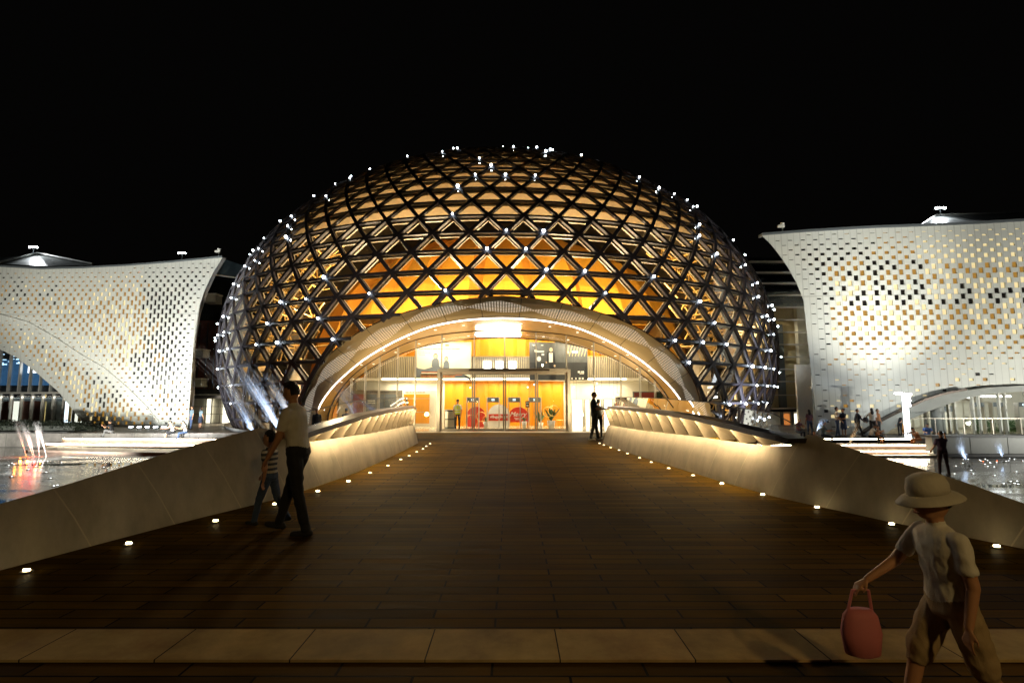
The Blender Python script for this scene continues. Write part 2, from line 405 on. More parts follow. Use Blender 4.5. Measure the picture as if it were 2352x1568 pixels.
# far ground, wet basin and upper plaza
mb = MB(); mb.quad((-500, -200, -1.78), (500, -200, -1.78), (500, 600, -1.78), (-500, 600, -1.78)); tag(mb.build('ground', M['plaza']), kind='structure')
m = mat('wet_black_stone', (0.17, 0.17, 0.165), 0.12, var=0.3, scale=0.7, stretch=(0.4, 1.6, 1), bump=0.03)
n = m.node_tree; b = n.nodes['Principled BSDF']; b.inputs['Specular IOR Level'].default_value = 0.9
nz = n.nodes.new('ShaderNodeTexNoise'); nz.inputs['Scale'].default_value = 0.5; nz.inputs['Detail'].default_value = 5
tcn = n.nodes.new('ShaderNodeTexCoord'); mpn = n.nodes.new('ShaderNodeMapping'); mpn.inputs['Scale'].default_value = (0.35, 1.8, 1)
mrn = n.nodes.new('ShaderNodeMapRange'); mrn.inputs[1].default_value = 0.4; mrn.inputs[2].default_value = 0.62; mrn.inputs[3].default_value = 0.02; mrn.inputs[4].default_value = 0.24
n.links.new(tcn.outputs['Object'], mpn.inputs[0]); n.links.new(mpn.outputs[0], nz.inputs[0]); n.links.new(nz.outputs[0], mrn.inputs[0]); n.links.new(mrn.outputs[0], b.inputs['Roughness'])
M['wet'] = m
mb = MB(); mb.quad((-60, 3.1, Z_POOL), (-3.2, 3.1, Z_POOL), (-3.2, 34, Z_POOL), (-60, 34, Z_POOL)); mb.quad((3.0, 3.1, Z_POOL), (60, 3.1, Z_POOL), (60, 30, Z_POOL), (3.0, 30, Z_POOL))
tag(mb.build('wet_fountain_ground', M['wet']), kind='structure')
mb = MB(); mb.box((-34, 64, (Z_PLAZA - 1.75) / 2), (48, 60, Z_PLAZA + 1.75)); mb.box((31, 65, (Z_PLAZA - 1.75) / 2), (42, 70, Z_PLAZA + 1.75)); mb.box((0, 62, (Z_PLAZA - 1.75) / 2 - .004), (20, 66, Z_PLAZA + 1.742))
tag(mb.build('plaza_pavement', M['plaza']), kind='structure')

# ------------------------------------------------------------------ bridge parapets
def parapet(side):
    B, T, RL = (R_BASE, R_TOP, R_RAIL) if side > 0 else (L_BASE, L_TOP, L_RAIL)
    bx = lambda y: interp(y, [q[1] for q in B], [q[0] for q in B])
    th = lambda y: interp(y, [q[0] for q in T], [q[1] for q in T])
    rh = lambda y: interp(y, [q[0] for q in RL], [q[1] for q in RL])
    word = 'right-hand' if side > 0 else 'left-hand'
    root = thing('bridge_parapet', f'curved concrete parapet with cream fins along the {"right" if side > 0 else "left"} edge of the bridge', 'parapet', (bx(9.0), 9.0, 0), 'parapets of the entrance bridge')
    y_end = 17.1 if side > 0 else 17.4
    ysn = [2.6 + i * 0.2 for i in range(int((y_end - 2.6) / 0.2) + 1)]
    ysn = sorted(set(ysn + [q[0] for q in T if q[0] < y_end] + [y_end]))
    fine = []
    for i, y in enumerate(ysn):                                   # light smoothing of base line
        fine.append((sum(bx(y + d) for d in (-0.5, -0.25, 0, 0.25, 0.5)) / 5, y))
    rings = []
    for x, y in fine:
        h = max(th(y), 0.03); tw = 0.42
        sl = 0.30 * h
        end = smooth((y_end - y) / 1.0)
        rings.append([Vector((x, y + 0.02, -0.06)), Vector((x + side * sl * 0.45, y, h * 0.5)), Vector((x + side * (sl - 0.006), y, h - 0.02)), Vector((x + side * (sl + 0.02), y, h)),
                      Vector((x + side * (sl + tw), y, h - 0.17 * min(1, h / 0.4))), Vector((x + side * (sl + tw + 0.02), y, h - 0.2 * min(1, h / 0.4))), Vector((x + side * (0.3 + tw), y, -1.75)), Vector((x, y + 0.02, -1.75))])
    mb = MB(); mb.loft(rings)
    o = mb.build('concrete_wall', M['parapet'], root, True)
    es = o.modifiers.new('split', 'EDGE_SPLIT'); es.split_angle = radians(35)
    bxs = lambda y: interp(y, [q[1] for q in fine], [q[0] for q in fine])
    y0 = RL[0][0]
    # fins between wall top and handrail
    nf = 15
    for i in range(nf):
        y = y0 + 0.25 + (y_end - 0.35 - y0) * i / (nf - 1)
        x = bxs(y) + side * (0.30 * th(y) + 0.05); z0 = th(y) - 0.01; z1 = rh(y) - 0.025
        xr = bxs(y) + side * 0.06
        mb = MB(); tk = 0.05; lean = 0.16
        pts = [(x, y, z0), (x + side * 0.34, y + lean, z0), (x + side * 0.50, y + lean, z1), (xr, y, z1)]
        a = [Vector(q) for q in pts]; d = Vector((side * -lean, 1, 0)).normalized() * tk
        bq = [q + d for q in a]
        mb.loft([a, bq])
        mb.build('cream_fin', M['fin'], root)
    # handrail plate, light strip and glass
    ye = y_end + 0.1
    def rail_pts(n=40):
        out = []
        for i in range(n + 1):
            y = y0 + (ye - y0) * i / n
            e = smooth((y - (ye - 1.1)) / 1.1)
            out.append((bxs(min(y, y_end)) + side * (-0.03 + 0.34 * e * e), y, rh(y), 0.34 - 0.16 * e))
        return out
    rp = rail_pts()
    rings = [[Vector((x, y, z - 0.03)), Vector((x + side * 0.02, y, z + 0.055)), Vector((x + side * wd, y, z + 0.06)), Vector((x + side * wd, y, z - 0.01)), Vector((x + side * 0.05, y, z - 0.01)), Vector((x + side * 0.035, y, z - 0.03))] for x, y, z, wd in rp]
    mb = MB(); mb.loft(rings); rail = mb.build('handrail', M['rail'], root)
    mb = MB(); mb.loft([[Vector((x + side * 0.06, y, z - 0.026)), Vector((x + side * 0.11, y, z - 0.026)), Vector((x + side * 0.11, y, z - 0.013)), Vector((x + side * 0.06, y, z - 0.013))] for x, y, z, wd in rp[3:]])
    mb.build('rail_light_strip', M['strip'], rail)
    np_ = 9
    for k in range(np_):
        i0, i1 = int(k * 40 / np_), int((k + 1) * 40 / np_)
        seg = rp[i0:i1 + 1]
        a, c = [], []
        for j, (x, y, z, wd) in enumerate(seg):
            yy = y + (0.012 if j == 0 else 0); f = min(1.0, (y - y0 + 0.25) / 0.9)
            xx = x + side * (wd - 0.05)
            a.append(Vector((xx, yy, z + 0.062))); c.append(Vector((xx + side * 0.05, yy, z + 0.062 + 0.26 * f)))
        mb = MB()
        for j in range(len(seg) - 1): mb.quad(a[j], a[j+1], c[j+1], c[j])
        g = mb.build('glass_screen_panel', M['screenglass'], root)
        mb = MB(); mb.tube([q + Vector((0, 0, 0.008)) for q in c], 0.009, 5); mb.build('glass_edge_trim', M['grey'], g)
    return root
# cast joints every so often in the parapet concrete
m = mat('parapet_concrete', (0.48, 0.43, 0.34), 0.75, var=0.22, scale=1.7, bump=0.35, stretch=(2, 1.6, 0.7))
n = m.node_tree; b = n.nodes['Principled BSDF']
src = b.inputs['Base Color'].links[0].from_socket
tcn = n.nodes.new('ShaderNodeTexCoord'); sx = n.nodes.new('ShaderNodeSeparateXYZ'); n.links.new(tcn.outputs['Object'], sx.inputs[0])
ad = n.nodes.new('ShaderNodeMath'); ad.operation = 'MULTIPLY_ADD'; ad.inputs[1].default_value = 0.38; n.links.new(sx.outputs[2], ad.inputs[0]); n.links.new(sx.outputs[1], ad.inputs[2])
dv = n.nodes.new('ShaderNodeMath'); dv.operation = 'MULTIPLY'; dv.inputs[1].default_value = 1 / 0.92; n.links.new(ad.outputs[0], dv.inputs[0])
frn = n.nodes.new('ShaderNodeMath'); frn.operation = 'FRACT'; n.links.new(dv.outputs[0], frn.inputs[0])
lt = n.nodes.new('ShaderNodeMath'); lt.operation = 'LESS_THAN'; lt.inputs[1].default_value = 0.016; n.links.new(frn.outputs[0], lt.inputs[0])
mxn = n.nodes.new('ShaderNodeMix'); mxn.data_type = 'RGBA'; mxn.inputs[7].default_value = (0.62, 0.56, 0.43, 1)
n.links.new(lt.outputs[0], mxn.inputs[0]); n.links.new(src, mxn.inputs[6]); n.links.new(mxn.outputs[2], b.inputs['Base Color'])
M['parapet'] = m
parapet(1); parapet(-1)

# ------------------------------------------------------------------ recessed ground lights along the parapets
GL = [(2289.6,1258),(2048,1206.5),(1876.6,1167.5),(1752,1138),(1658,1112.5),(1592,1093.5),(1536,1077),(1496,1063),(1469,1053),(1441,1043),(1422,1035),(1402.5,1029),(1387,1023),(1377,1019),
      (60.7,1314),(295.7,1251.5),(495,1199),(631,1160),(730,1130),(800,1107),(850,1087.6),(891,1071),(920.6,1056.5),(939.7,1048),(957,1039),(971.6,1031.8),(979,1025.8),(988,1019.8)]
m_lens_far = lamp_mat('far_ground_light_lens', (1.0, 0.80, 0.48), 6)
m_lens = lamp_mat('ground_light_lens', (1.0, 0.78, 0.40), 30)
for i, (u, v) in enumerate(GL):
    p = on_level(u, v, 0.0)
    s = -1 if u > 1176 else 1
    g = None
    root = thing('ground_light', ('small warm recessed light in the deck at the foot of the right parapet' if s < 0 else 'small warm recessed light in the deck at the foot of the left parapet'), 'ground light', (p.x, p.y, 0), 'deck lights at the foot of the right parapet' if s < 0 else 'deck lights at the foot of the left parapet')
    mb = MB(); mb.lathe([(0.0, 0.003), (0.05, 0.003), (0.05, 0.012), (0.04, 0.016), (0.0, 0.016)], p, 14); mb.build('rim', M['steel'], root)
    mb = MB(); k = 1.0
    mb.box(p + Vector((0, 0, 0.024)), (0.05 * k, 0.02, 0.014 * k)); mb.build('lens', m_lens if p.y < 10 else m_lens_far, root)

# ------------------------------------------------------------------ lit steps on both sides of the bridge
def steps(name, label, tiers, x_far, zlev, mt, strip_h, nose, full):
    """tiers: front edge polylines from top to bottom (x list start), zlev: levels from top"""
    root = thing(name, label, 'steps', (tiers[0][0][0], tiers[0][0][1], zlev[-1]), 'lit plaza steps')
    for i, line in enumerate(tiers):
        zt, zb = zlev[i], zlev[i + 1]
        mb = MB()
        back = 2.0 if i else 0.5
        top = [Vector((x, y, zt)) for x, y in line]; 
        topb = [Vector((x, y + back, zt)) for x, y in line]
        f0 = [Vector((x, y, zt - nose)) for x, y in line]
        f1 = [Vector((x, y + 0.10, zt - nose)) for x, y in line]
        f2 = [Vector((x, y + 0.10, zb - 0.02)) for x, y in line]
        for a, c in ((topb, top), (top, f0), (f0, f1), (f1, f2)):
            for j in range(len(line) - 1): mb.quad(a[j], c[j], c[j+1], a[j+1])
        mb.quad(top[0], topb[0], topb[0] - Vector((0, 0, zt + 1.75)), top[0] - Vector((0, 0, zt + 1.75)))
        st = mb.build('step_tier', mt, root)
        if i < len(tiers) - full:
            mb = MB()
            for j in range(len(line) - 1):
                a, c = line[j], line[j + 1]
                mb.bar((a[0], a[1] + 0.07, zt - nose - 0.002), (c[0], c[1] + 0.07, zt - nose - 0.002), 0.035, strip_h, (0, 0, 1))
            mb.build('step_light_strip', M['steplight'], st)
    return root
def curve_line(x0, x1, y0, bow):
    n_ = 14
    return [(lerp(x0, x1, i / n_), y0 + bow * (1 - i / n_) ** 3) for i in range(n_ + 1)]
Lx = lambda u, Y: (u - 1176) * Y / FPX
steps('plaza_steps', 'three wide stone steps with glowing strips under each nosing, beside the dark hedge', [curve_line(Lx(172, 33.9), -9, 33.9, .5), curve_line(Lx(134, 33.1), -9, 33.1, .8), curve_line(Lx(88, 32.0), -9, 32.0, 1.0), curve_line(Lx(48, 30.0), -8, 28.6, 2.2)],
      -9, [Z_PLAZA + 0.004, -1.13, -1.40, -1.56, Z_POOL], M['redstone'], 0.035, 0.03, 1)
rl = lambda u0, u1, Y: [(Lx(u0, Y), Y), (Lx((u0 + u1) / 2, Y), Y), (Lx(u1, Y), Y)]
steps('plaza_steps', 'brown stone steps with thin glowing strips crowded with seated people, beside the grey planter wall', [rl(1560, 2092, 29.9), rl(1560, 2132, 29.2), rl(1560, 2160, 28.5), rl(1560, 2172, 27.9)],
      30, [Z_PLAZA + 0.004, -1.13, -1.40, -1.60, Z_POOL], M['redstone'], 0.03, 0.03, 1)

# ------------------------------------------------------------------ planter with hedge (left) and planter wall (right)
root = thing('hedge_planter', 'low grey stone planter at the end of the lit steps, topped by the hedge', 'planter', (-38, 34.6, Z_POOL))
mb = MB(); mb.box((Lx(40, 34.6) - 9.2, 35.2, -1.28), (26.2, 1.6, 0.84)); mb.build('planter_wall', M['darkstone'], root, bevel=0.02)
mb = MB(); mb.box((Lx(40, 34.6) - 9.2, 35.2, -0.84), (26.3, 1.7, 0.05)); mb.build('coping', M['darkstone'], root)
mb = MB(); rnd = random.Random(3)
for i in range(15000):
    x = rnd.uniform(-62, -28.4); t = min(1.0, (-28.2 - x) / 3.2); H_ = 0.72 * sqrt(t) * (0.9 + 0.1 * sin(x * 3.1) + 0.06 * sin(x * 7.7))
    y = 36.1 + rnd.uniform(-0.8, 0.8); z = Z_PLAZA + 0.05 + H_ * rnd.random() ** 0.5
    d = Vector((rnd.gauss(0, 1), rnd.gauss(0, 1), rnd.gauss(0, 1))).normalized(); e = d.orthogonal().normalized() * 0.035; d = d * 0.06
    c = Vector((x, y, z)); mb.quad(c - d, c + e, c + d, c - e)
mb.box((-46, 36.1, Z_PLAZA + 0.2), (32, 1.1, 0.35))
tag(mb.build('hedge', M['hedge']), 'long low dark clipped hedge in front of the glazed hall', 'hedge')
root = thing('planter_wall', 'pale grey panelled retaining wall below the bright glass foyer', 'wall', (29.5, 27.9, Z_POOL))
mb = MB(); xw0 = Lx(2122, 28.4)
for k in range(9):
    x0 = xw0 + k * 2.05
    mb = MB(); mb.box((x0 + 1.02, 28.5, -1.13), (2.02, 0.5, 0.88)); mb.build('wall_panel', M['greystone2'] if 'greystone2' in M else M['white'], root, bevel=0.01)
mb = MB(); mb.box((xw0 + 9.2, 28.55, -0.62), (18.6, 0.8, 0.12)); mb.build('coping', M['greystone'], root)
mb = MB(); mb.box((xw0 + 9.2, 28.2, -1.6), (18.6, 0.7, 0.14)); mb.build('plinth', M['greystone'], root)
# ------------------------------------------------------------------ the glazed dome
DX, DY, DZ, DA, DC = -1.127, 52.0, 5.378, 25.1, 18.57
dome = thing('glass_dome', 'large glazed dome with dark diamond lattice, white points of light and amber hall inside', 'theatre dome', (DX, DY, Z_PLAZA))
def dpt(lat, az, off=0.0):
    la, a = radians(lat), radians(az); r = (DA + off) * cos(la)
    return Vector((DX + r * sin(a), DY - r * cos(a), DZ + (DC + off) * sin(la)))
def dn(lat, az):
    la, a = radians(lat), radians(az)
    return Vector((cos(la) * sin(a) / DA, -cos(la) * cos(a) / DA, sin(la) / DC)).normalized()
def ray_dome(u, v, off=0.0):
    d = ray(u, v); A = (1 / (DA + off) ** 2, 1 / (DA + off) ** 2, 1 / (DC + off) ** 2); c = (DX, DY, DZ - EYE)
    qa = sum(d[i] * d[i] * A[i] for i in range(3)); qb = sum(d[i] * c[i] * A[i] for i in range(3)); qc = sum(c[i] * c[i] * A[i] for i in range(3)) - 1
    ds = qb * qb - qa * qc
    if ds < 0: return None
    t = (qb - sqrt(ds)) / qa
    return Vector((d.x * t, t, EYE + d.z * t))
AXX = lambda Y: -0.53 - 0.0238 * (Y - 26.9)            # axis of the bridge and portal
# portal curves, measured right half
OUT_PX = [(1153,681),(1200,684),(1242,688.5),(1322,702.6),(1403,726),(1472,756),(1534,800),(1576,844),(1600,889),(1610,934)]
INN_PX = [(1153,731),(1200,732.5),(1242,735),(1322,750),(1403,785),(1472,826),(1534,880),(1567,922),(1579,949)]
GL1_PX = [(1153,754.8),(1242,762),(1304.5,768),(1365.8,783),(1427,813),(1480.7,847),(1519.5,886),(1548,935)]
GL2_PX = [(1153,775),(1230,778),(1300,787),(1352,799.6),(1412,822),(1466,853),(1516.6,892),(1540,940)]
def resample(pts, n):
    L = [0]
    for i in range(1, len(pts)): L.append(L[-1] + (Vector(pts[i]) - Vector(pts[i-1])).length)
    return [Vector([interp(L[-1] * k / n, L, [p[c] for p in pts]) for c in range(3)]) for k in range(n + 1)]
def smooth_pts(p, it=2):
    for _ in range(it):
        p = [p[0]] + [(p[i-1] + p[i] * 2 + p[i+1]) / 4 for i in range(1, len(p) - 1)] + [p[-1]]
    return p
def half(pts3, zb):
    p = list(pts3); e = p[-1]
    return p + [Vector((e.x + 0.15, e.y + 0.12, lerp(e.z, zb, 0.5))), Vector((e.x + 0.05, e.y + 0.25, zb))]
NA = 26
outR = resample(half([ray_dome(u, v, 0.10) for u, v in OUT_PX], Z_PLAZA), NA)
innR = []
for u, v in INN_PX:
    yo = interp(u, [q[0] for q in OUT_PX], [ray_dome(a_, b_, 0.1).y for a_, b_ in OUT_PX])
    innR.append(at(u, v, yo - 0.75))
innR = resample(half(innR, Z_PLAZA), NA)
YG = 29.5
gl1R = resample(half([at(u, v, YG) for u, v in GL1_PX], Z_DOOR), NA)
gl2R = resample(half([at(u, v, 31.4) for u, v in GL2_PX], Z_DOOR), NA)
for q in (gl1R): q.y = YG
for q in (gl2R): q.y = 31.4
def both(r, it=2):
    """mirror the measured right half about the axis"""
    r = smooth_pts(r, it)
    lft = [Vector((2 * AXX(q.y) - q.x, q.y, q.z)) for q in r]
    r = [q.copy() for q in r]; r[0].x = AXX(r[0].y)
    return lft[:0:-1] + r
OUT, INN, GL1, GL2 = both(outR), both(innR), both(gl1R), both(gl2R)
OUT_POLY = [proj(q) for q in OUT]
OUT_POLY = [(OUT_POLY[0][0], 2000)] + OUT_POLY + [(OUT_POLY[-1][0], 2000)]
def in_poly(x, y, P):
    c = False; j = len(P) - 1
    for i in range(len(P)):
        if (P[i][1] > y) != (P[j][1] > y) and x < (P[j][0] - P[i][0]) * (y - P[i][1]) / (P[j][1] - P[i][1]) + P[i][0]: c = not c
        j = i
    return c
def in_arch(p): 
    return p.y < 40 and in_poly(*proj(p), OUT_POLY)

K0, K1 = -9, 15
def lat_k(k): return 13.05 + 3.76 * k
def node(k, j, off=0.0): return dpt(lat_k(k), (1.92 if k % 2 else -0.58) + 5 * j, off)
def az_kj(k, j): return (1.92 if k % 2 else -0.58) + 5 * j
J = range(-23, 24)
def clip_bar(a, b):
    ia, ib = in_arch(a), in_arch(b)
    if ia and ib: return None
    if not ia and not ib: return a, b
    lo, hi = (b, a) if ia else (a, b)       # lo outside, hi inside
    p, q = lo.copy(), hi.copy()
    for _ in range(12):
        mid = (p + q) / 2
        if in_arch(mid): q = mid
        else: p = mid
    return lo, p
outer_d, outer_h, inner, pane = MB(), MB(), MB(), MB()
for k in range(K0, K1 + 1):
    for j in J:
        la, az = lat_k(k), az_kj(k, j)
        up_l = (k + 1, j - 1 if k % 2 == 0 else j); up_r = (k + 1, j if k % 2 == 0 else j + 1)
        # even rows sit at -0.58, odd rows at +1.92: the odd node to the right shares j
        if k % 2: up_l, up_r = (k + 1, j), (k + 1, j + 1)
        ends = [((k, j + 1), 0)]
        if k < K1: ends += [(up_l, 1), (up_r, 2)]
        for (k2, j2), typ in ends:
            a0, b0 = dpt(la, az), node(k2, j2)
            cl = clip_bar(a0, b0)
            if cl is None: continue
            n_ = dn((la + lat_k(k2)) / 2, (az + az_kj(k2, j2)) / 2)
            if typ == 0: outer_h.bar(cl[0], cl[1], 0.15, 0.13, n_, off=0.03)
            else: outer_d.bar(cl[0], cl[1], 0.20, 0.16, n_, off=0.06 + 0.007 * typ)
            if k >= 2 and typ: continue
            inner.bar(cl[0] - n_ * 0.22, cl[1] - n_ * 0.22, 0.27 if typ == 0 else 0.24, 0.09, n_, off=0.01 * typ)
        if k < K1:
            t1 = (dpt(la, az), node(k, j + 1), node(*up_r)); t2 = (dpt(la, az), node(*up_r), node(*up_l))
            for t in (t1, t2):
                ins = [in_arch(q) for q in t]
                if all(ins): continue
                if not any(ins): pane.tri(*t)
                else:                                    # pane cut along the portal edge
                    poly = []
                    for i in range(3):
                        a, b = t[i], t[(i + 1) % 3]
                        if not ins[i]: poly.append(a)
                        if ins[i] != ins[(i + 1) % 3]: poly.append(clip_bar(a, b)[1])
                    if len(poly) >= 3: pane.add(poly, [list(range(len(poly)))])
lat_o = outer_d.build('diagonal_lattice', M['dark'], dome)
outer_h.build('ring_lattice', M['dark'], dome)
inner.build('inner_cream_lattice', M['cream'], dome)
pane.build('glass_skin', M['domeglass'], dome)
# cap and rear shell
mb = MB(); rings = []
for la in (69.4, 74, 80, 86, 89.9): rings.append([dpt(la, az, -0.2) for az in range(0, 360, 6)])
mb.loft(rings, caps=False); mb.build('crown_shell', M['dark'], dome, True)
mb = MB()
for la in range(-20, 70, 5): 
    for az in range(115, 245, 5): mb.quad(dpt(la, az), dpt(la, az + 5), dpt(la + 5, az + 5), dpt(la + 5, az))
mb.build('rear_shell', M['cream'], dome, True)
# inner ceiling panels of the upper half, stepped band by band
M['ceil'] = mat('beige_ceiling_panel', (0.34, 0.28, 0.18), 0.6, var=0.12, scale=0.5)
mb = MB()
for k in range(2, K1 + 1):
    l0, l1 = lat_k(k) + 0.25, lat_k(k + 1)
    for i in range(-46, 46):
        a0, a1 = i * 2.5, (i + 1) * 2.5
        mb.quad(dpt(l0, a0, -0.52), dpt(l0, a1, -0.52), dpt(l1, a1, -0.44), dpt(l1, a0, -0.44))
        mb.quad(dpt(l1, a0, -0.44), dpt(l1, a1, -0.44), dpt(l1 + 0.25, a1, -0.52), dpt(l1 + 0.25, a0, -0.52))
n = M['ceil'].node_tree; b = n.nodes['Principled BSDF']; tl = n.nodes.new('ShaderNodeBsdfTranslucent'); tl.inputs[0].default_value = (0.50, 0.40, 0.25, 1); mxs = n.nodes.new('ShaderNodeMixShader'); mxs.inputs[0].default_value = 0.28
n.links.new(b.outputs[0], mxs.inputs[1]); n.links.new(tl.outputs[0], mxs.inputs[2]); n.links.new(mxs.outputs[0], n.nodes['Material Output'].inputs[0])
mb.build('ceiling_panel', M['ceil'], dome)
# base kerb
mb = MB(); mb.loft([[dpt(-19.4, az, .5) for az in range(-112, 113, 4) if not abs(az) < 24], [dpt(-18.4, az, .5) for az in range(-112, 113, 4) if not abs(az) < 24]], caps=False, closed=False); mb.build('base_kerb', M['greystone'], dome)

# space frame seen at the flanks, golden inner light put into its colour
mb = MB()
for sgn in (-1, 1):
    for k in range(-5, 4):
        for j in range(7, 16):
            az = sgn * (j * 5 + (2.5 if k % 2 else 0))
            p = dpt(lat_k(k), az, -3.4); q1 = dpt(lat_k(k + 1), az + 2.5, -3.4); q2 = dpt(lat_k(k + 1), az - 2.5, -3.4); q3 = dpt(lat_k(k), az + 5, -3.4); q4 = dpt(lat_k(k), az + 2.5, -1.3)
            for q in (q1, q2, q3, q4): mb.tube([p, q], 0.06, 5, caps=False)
M['truss'] = mat('golden_lit_truss', (0.45, 0.28, 0.08), 0.45, 0.2)
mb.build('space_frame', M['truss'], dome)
mb = MB()
for sgn in (-1, 1):
    R_ = 19.9
    for i in range(10):
        a0, a1 = sgn * radians(48 + i * 6), sgn * radians(54 + i * 6)
        p = lambda a, z: Vector((DX + R_ * sin(a), DY - R_ * cos(a), z))
        mb.quad(p(a0, Z_PLAZA), p(a1, Z_PLAZA), p(a1, 14), p(a0, 14))
mb.build('gallery_wall', mat('dim_gallery_wall', (0.30, 0.24, 0.15), .7, var=.3), dome)
M['louvre'] = lamp_mat('lit_louvre', (1.0, 0.86, 0.6), 1.6, False)
for az0 in (-38, -31, 33, 39):
    mb = MB()
    for i in range(9):
        z = -0.5 + i * 0.34
        a0, a1 = radians(az0), radians(az0 + 3.2)
        p = lambda a, zz: Vector((DX + 22.6 * sin(a), DY - 22.6 * cos(a), zz))
        mb.bar(p(a0, z), p(a1, z + (0.05)), 0.05, 0.15, (0, 0, 1))
    mb.build('lit_louvre_panel', M['louvre'], dome)

# auditorium: pleated timber body
mb = MB(); NP = 15
prof = [(18.1, -0.9), (18.1, 3.0), (17.6, 6.5), (16.2, 10.0), (13.6, 13.2), (9.0, 15.8), (3.0, 17.4), (0.05, 17.6)]
for i in range(NP):
    a0 = radians(-93 + 186 * i / NP); a1 = radians(-93 + 186 * (i + 1) / NP)
    am = lerp(a0, a1, 0.22)
    for kk in range(len(prof) - 1):
        (r0, z0), (r1, z1) = prof[kk], prof[kk + 1]
        if z1 <= 6.5 and False: continue
        tw0, tw1 = 0.020 * z0, 0.020 * z1
        p = lambda r, z, a, tw: Vector((DX + r * sin(a + tw * a * 0.5), 53.4 - r * cos(a + tw * a * 0.5), z))
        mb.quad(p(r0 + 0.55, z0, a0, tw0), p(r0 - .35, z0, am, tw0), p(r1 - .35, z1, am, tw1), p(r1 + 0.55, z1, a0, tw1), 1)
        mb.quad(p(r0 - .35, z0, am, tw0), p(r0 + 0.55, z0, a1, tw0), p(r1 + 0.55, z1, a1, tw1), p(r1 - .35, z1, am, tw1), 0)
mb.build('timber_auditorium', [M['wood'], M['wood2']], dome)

# node lights: the lit nodes of the lattice, read off the photograph
L1 = [(2265,87),(2065,190),(2165,248),(1812,112),(1850,112),(1905,125),(1530,168),(1235,265),(1080,330),(1102,313),(990,373),(1327,395),(1485,300),(1553,360),(2040,320),(2280,322),(1900,410),(1865,620),(1070,706),(925,497),(808,485),(580,648),(640,628),(625,675),(632,740),(425,813),(845,755),(365,878),(398,872),(380,935),(328,938),(280,1000),(763,995),(405,1102),(850,1102),(2285,742),(2140,868),(220,1130),(208,1208),(520,1290),(718,1252),(1230,1190),(1825,1155),(110,1388),(820,1372),(420,1437),(100,1433),(938,1500),(80,1510),(500,1550),(112,1555)]
L2 = [(113,90),(238,120),(298,107),(348,107),(385,113),(415,138),(548,187),(625,158),(690,250),(305,330),(1072,320),(1222,402),(1195,485),(1360,465),(1428,505),(1470,532),(1500,570),(1098,613),(1310,663),(1520,663),(1500,727),(1015,698),(1250,745),(357,747),(217,872),(1400,888),(1637,858),(372,1017),(668,1037),(1220,1100),(1768,810),(1860,930),(1875,995),(1757,1000),(1970,1130),(823,1190),(1968,1205),(1580,1297),(1940,1290),(2065,1315),(2085,1393),(1683,1447),(1363,1528),(2110,1447),(1970,1525),(2108,1522),(1580,1560),(2060,1565)]
L3 = [(503,418),(345,452),(613,543),(437,523),(113,420),(82,375),(80,460),(130,517),(300,705),(165,750),(88,670),(95,788),(230,865),(165,880),(655,830),(592,970)]
L4 = [(1700,313),(1600,427),(1790,465),(1490,555),(1575,707),(1990,68),(1965,157),(2092,188),(2110,265),(1995,393),(2080,437),(2130,475),(2110,565),(2140,597),(2165,550),(2125,690),(2065,665),(1985,633),(2155,730),(2015,775),(2080,795),(2120,830),(1808,873),(1933,888),(2020,902),(2085,922),(1833,1013),(1943,1022),(2010,1027),(2060,1037),(2100,970)]
LPX = [(473.7 + .3021 * a, 310.3 + .3021 * b) for a, b in L1] + [(1143.3 + .3021 * a, 310.3 + .3021 * b) for a, b in L2] + [(473.7 + .2986 * a, 653.3 + .2986 * b) for a, b in L3] + [(1143.3 + .2986 * a, 653.3 + .2986 * b) for a, b in L4]
NODES = []
for k in range(K0 + 1, K1 + 1):
    for j in J:
        p = node(k, j); view = (p - Vector((0, 0, EYE))).normalized(); nn = dn(lat_k(k), az_kj(k, j))
        f = -view.dot(nn)
        if f > -0.10 and not in_arch(p): NODES.append((proj(node(k, j, 0.2)), k, j, f))
used = set(); extra = MB(); count = 0
for u, v in LPX:
    best = min((((n_[0][0] - u) ** 2 + (n_[0][1] - v) ** 2, n_) for n_ in NODES if (n_[1], n_[2]) not in used), key=lambda q: q[0])
    if best[0] > 17 ** 2: continue
    _, k, j, f = best[1]; used.add((k, j)); nn = dn(lat_k(k), az_kj(k, j)); c = node(k, j) + nn * 0.17
    big = (0.072 if f > 0.3 else 0.062) * random.uniform(0.7, 1.35)
    if count < 98:
        mb = MB(); mb.ball(c, big, seg=8, rg=5); mb.build('star_light', M['lens'], dome); count += 1
    else: extra.ball(c, big, seg=8, rg=5)
if extra.v: tag(extra.build('star_light', M['lens'], dome), kind='stuff')

# ------------------------------------------------------------------ entrance portal (parts of the dome)
mb = MB(); uvacc = 0.0
Ls = [0.0]
for i in range(1, len(OUT)): Ls.append(Ls[-1] + ((OUT[i] + INN[i]) / 2 - (OUT[i-1] + INN[i-1]) / 2).length)
def shell(mb, A, B, nt, bulge):
    n_ = len(A)
    for i in range(n_ - 1):
        for t in range(nt):
            def q(ii, tt):
                p = A[ii].lerp(B[ii], tt / nt)
                return p + Vector((0, -bulge * sin(pi * tt / nt), 0))
            mb.quad(q(i, t), q(i + 1, t), q(i + 1, t + 1), q(i, t + 1), 0, ((Ls[i], t / nt), (Ls[i+1], t / nt), (Ls[i+1], (t+1) / nt), (Ls[i], (t+1) / nt)))
shell(mb, OUT, INN, 4, 0.10)
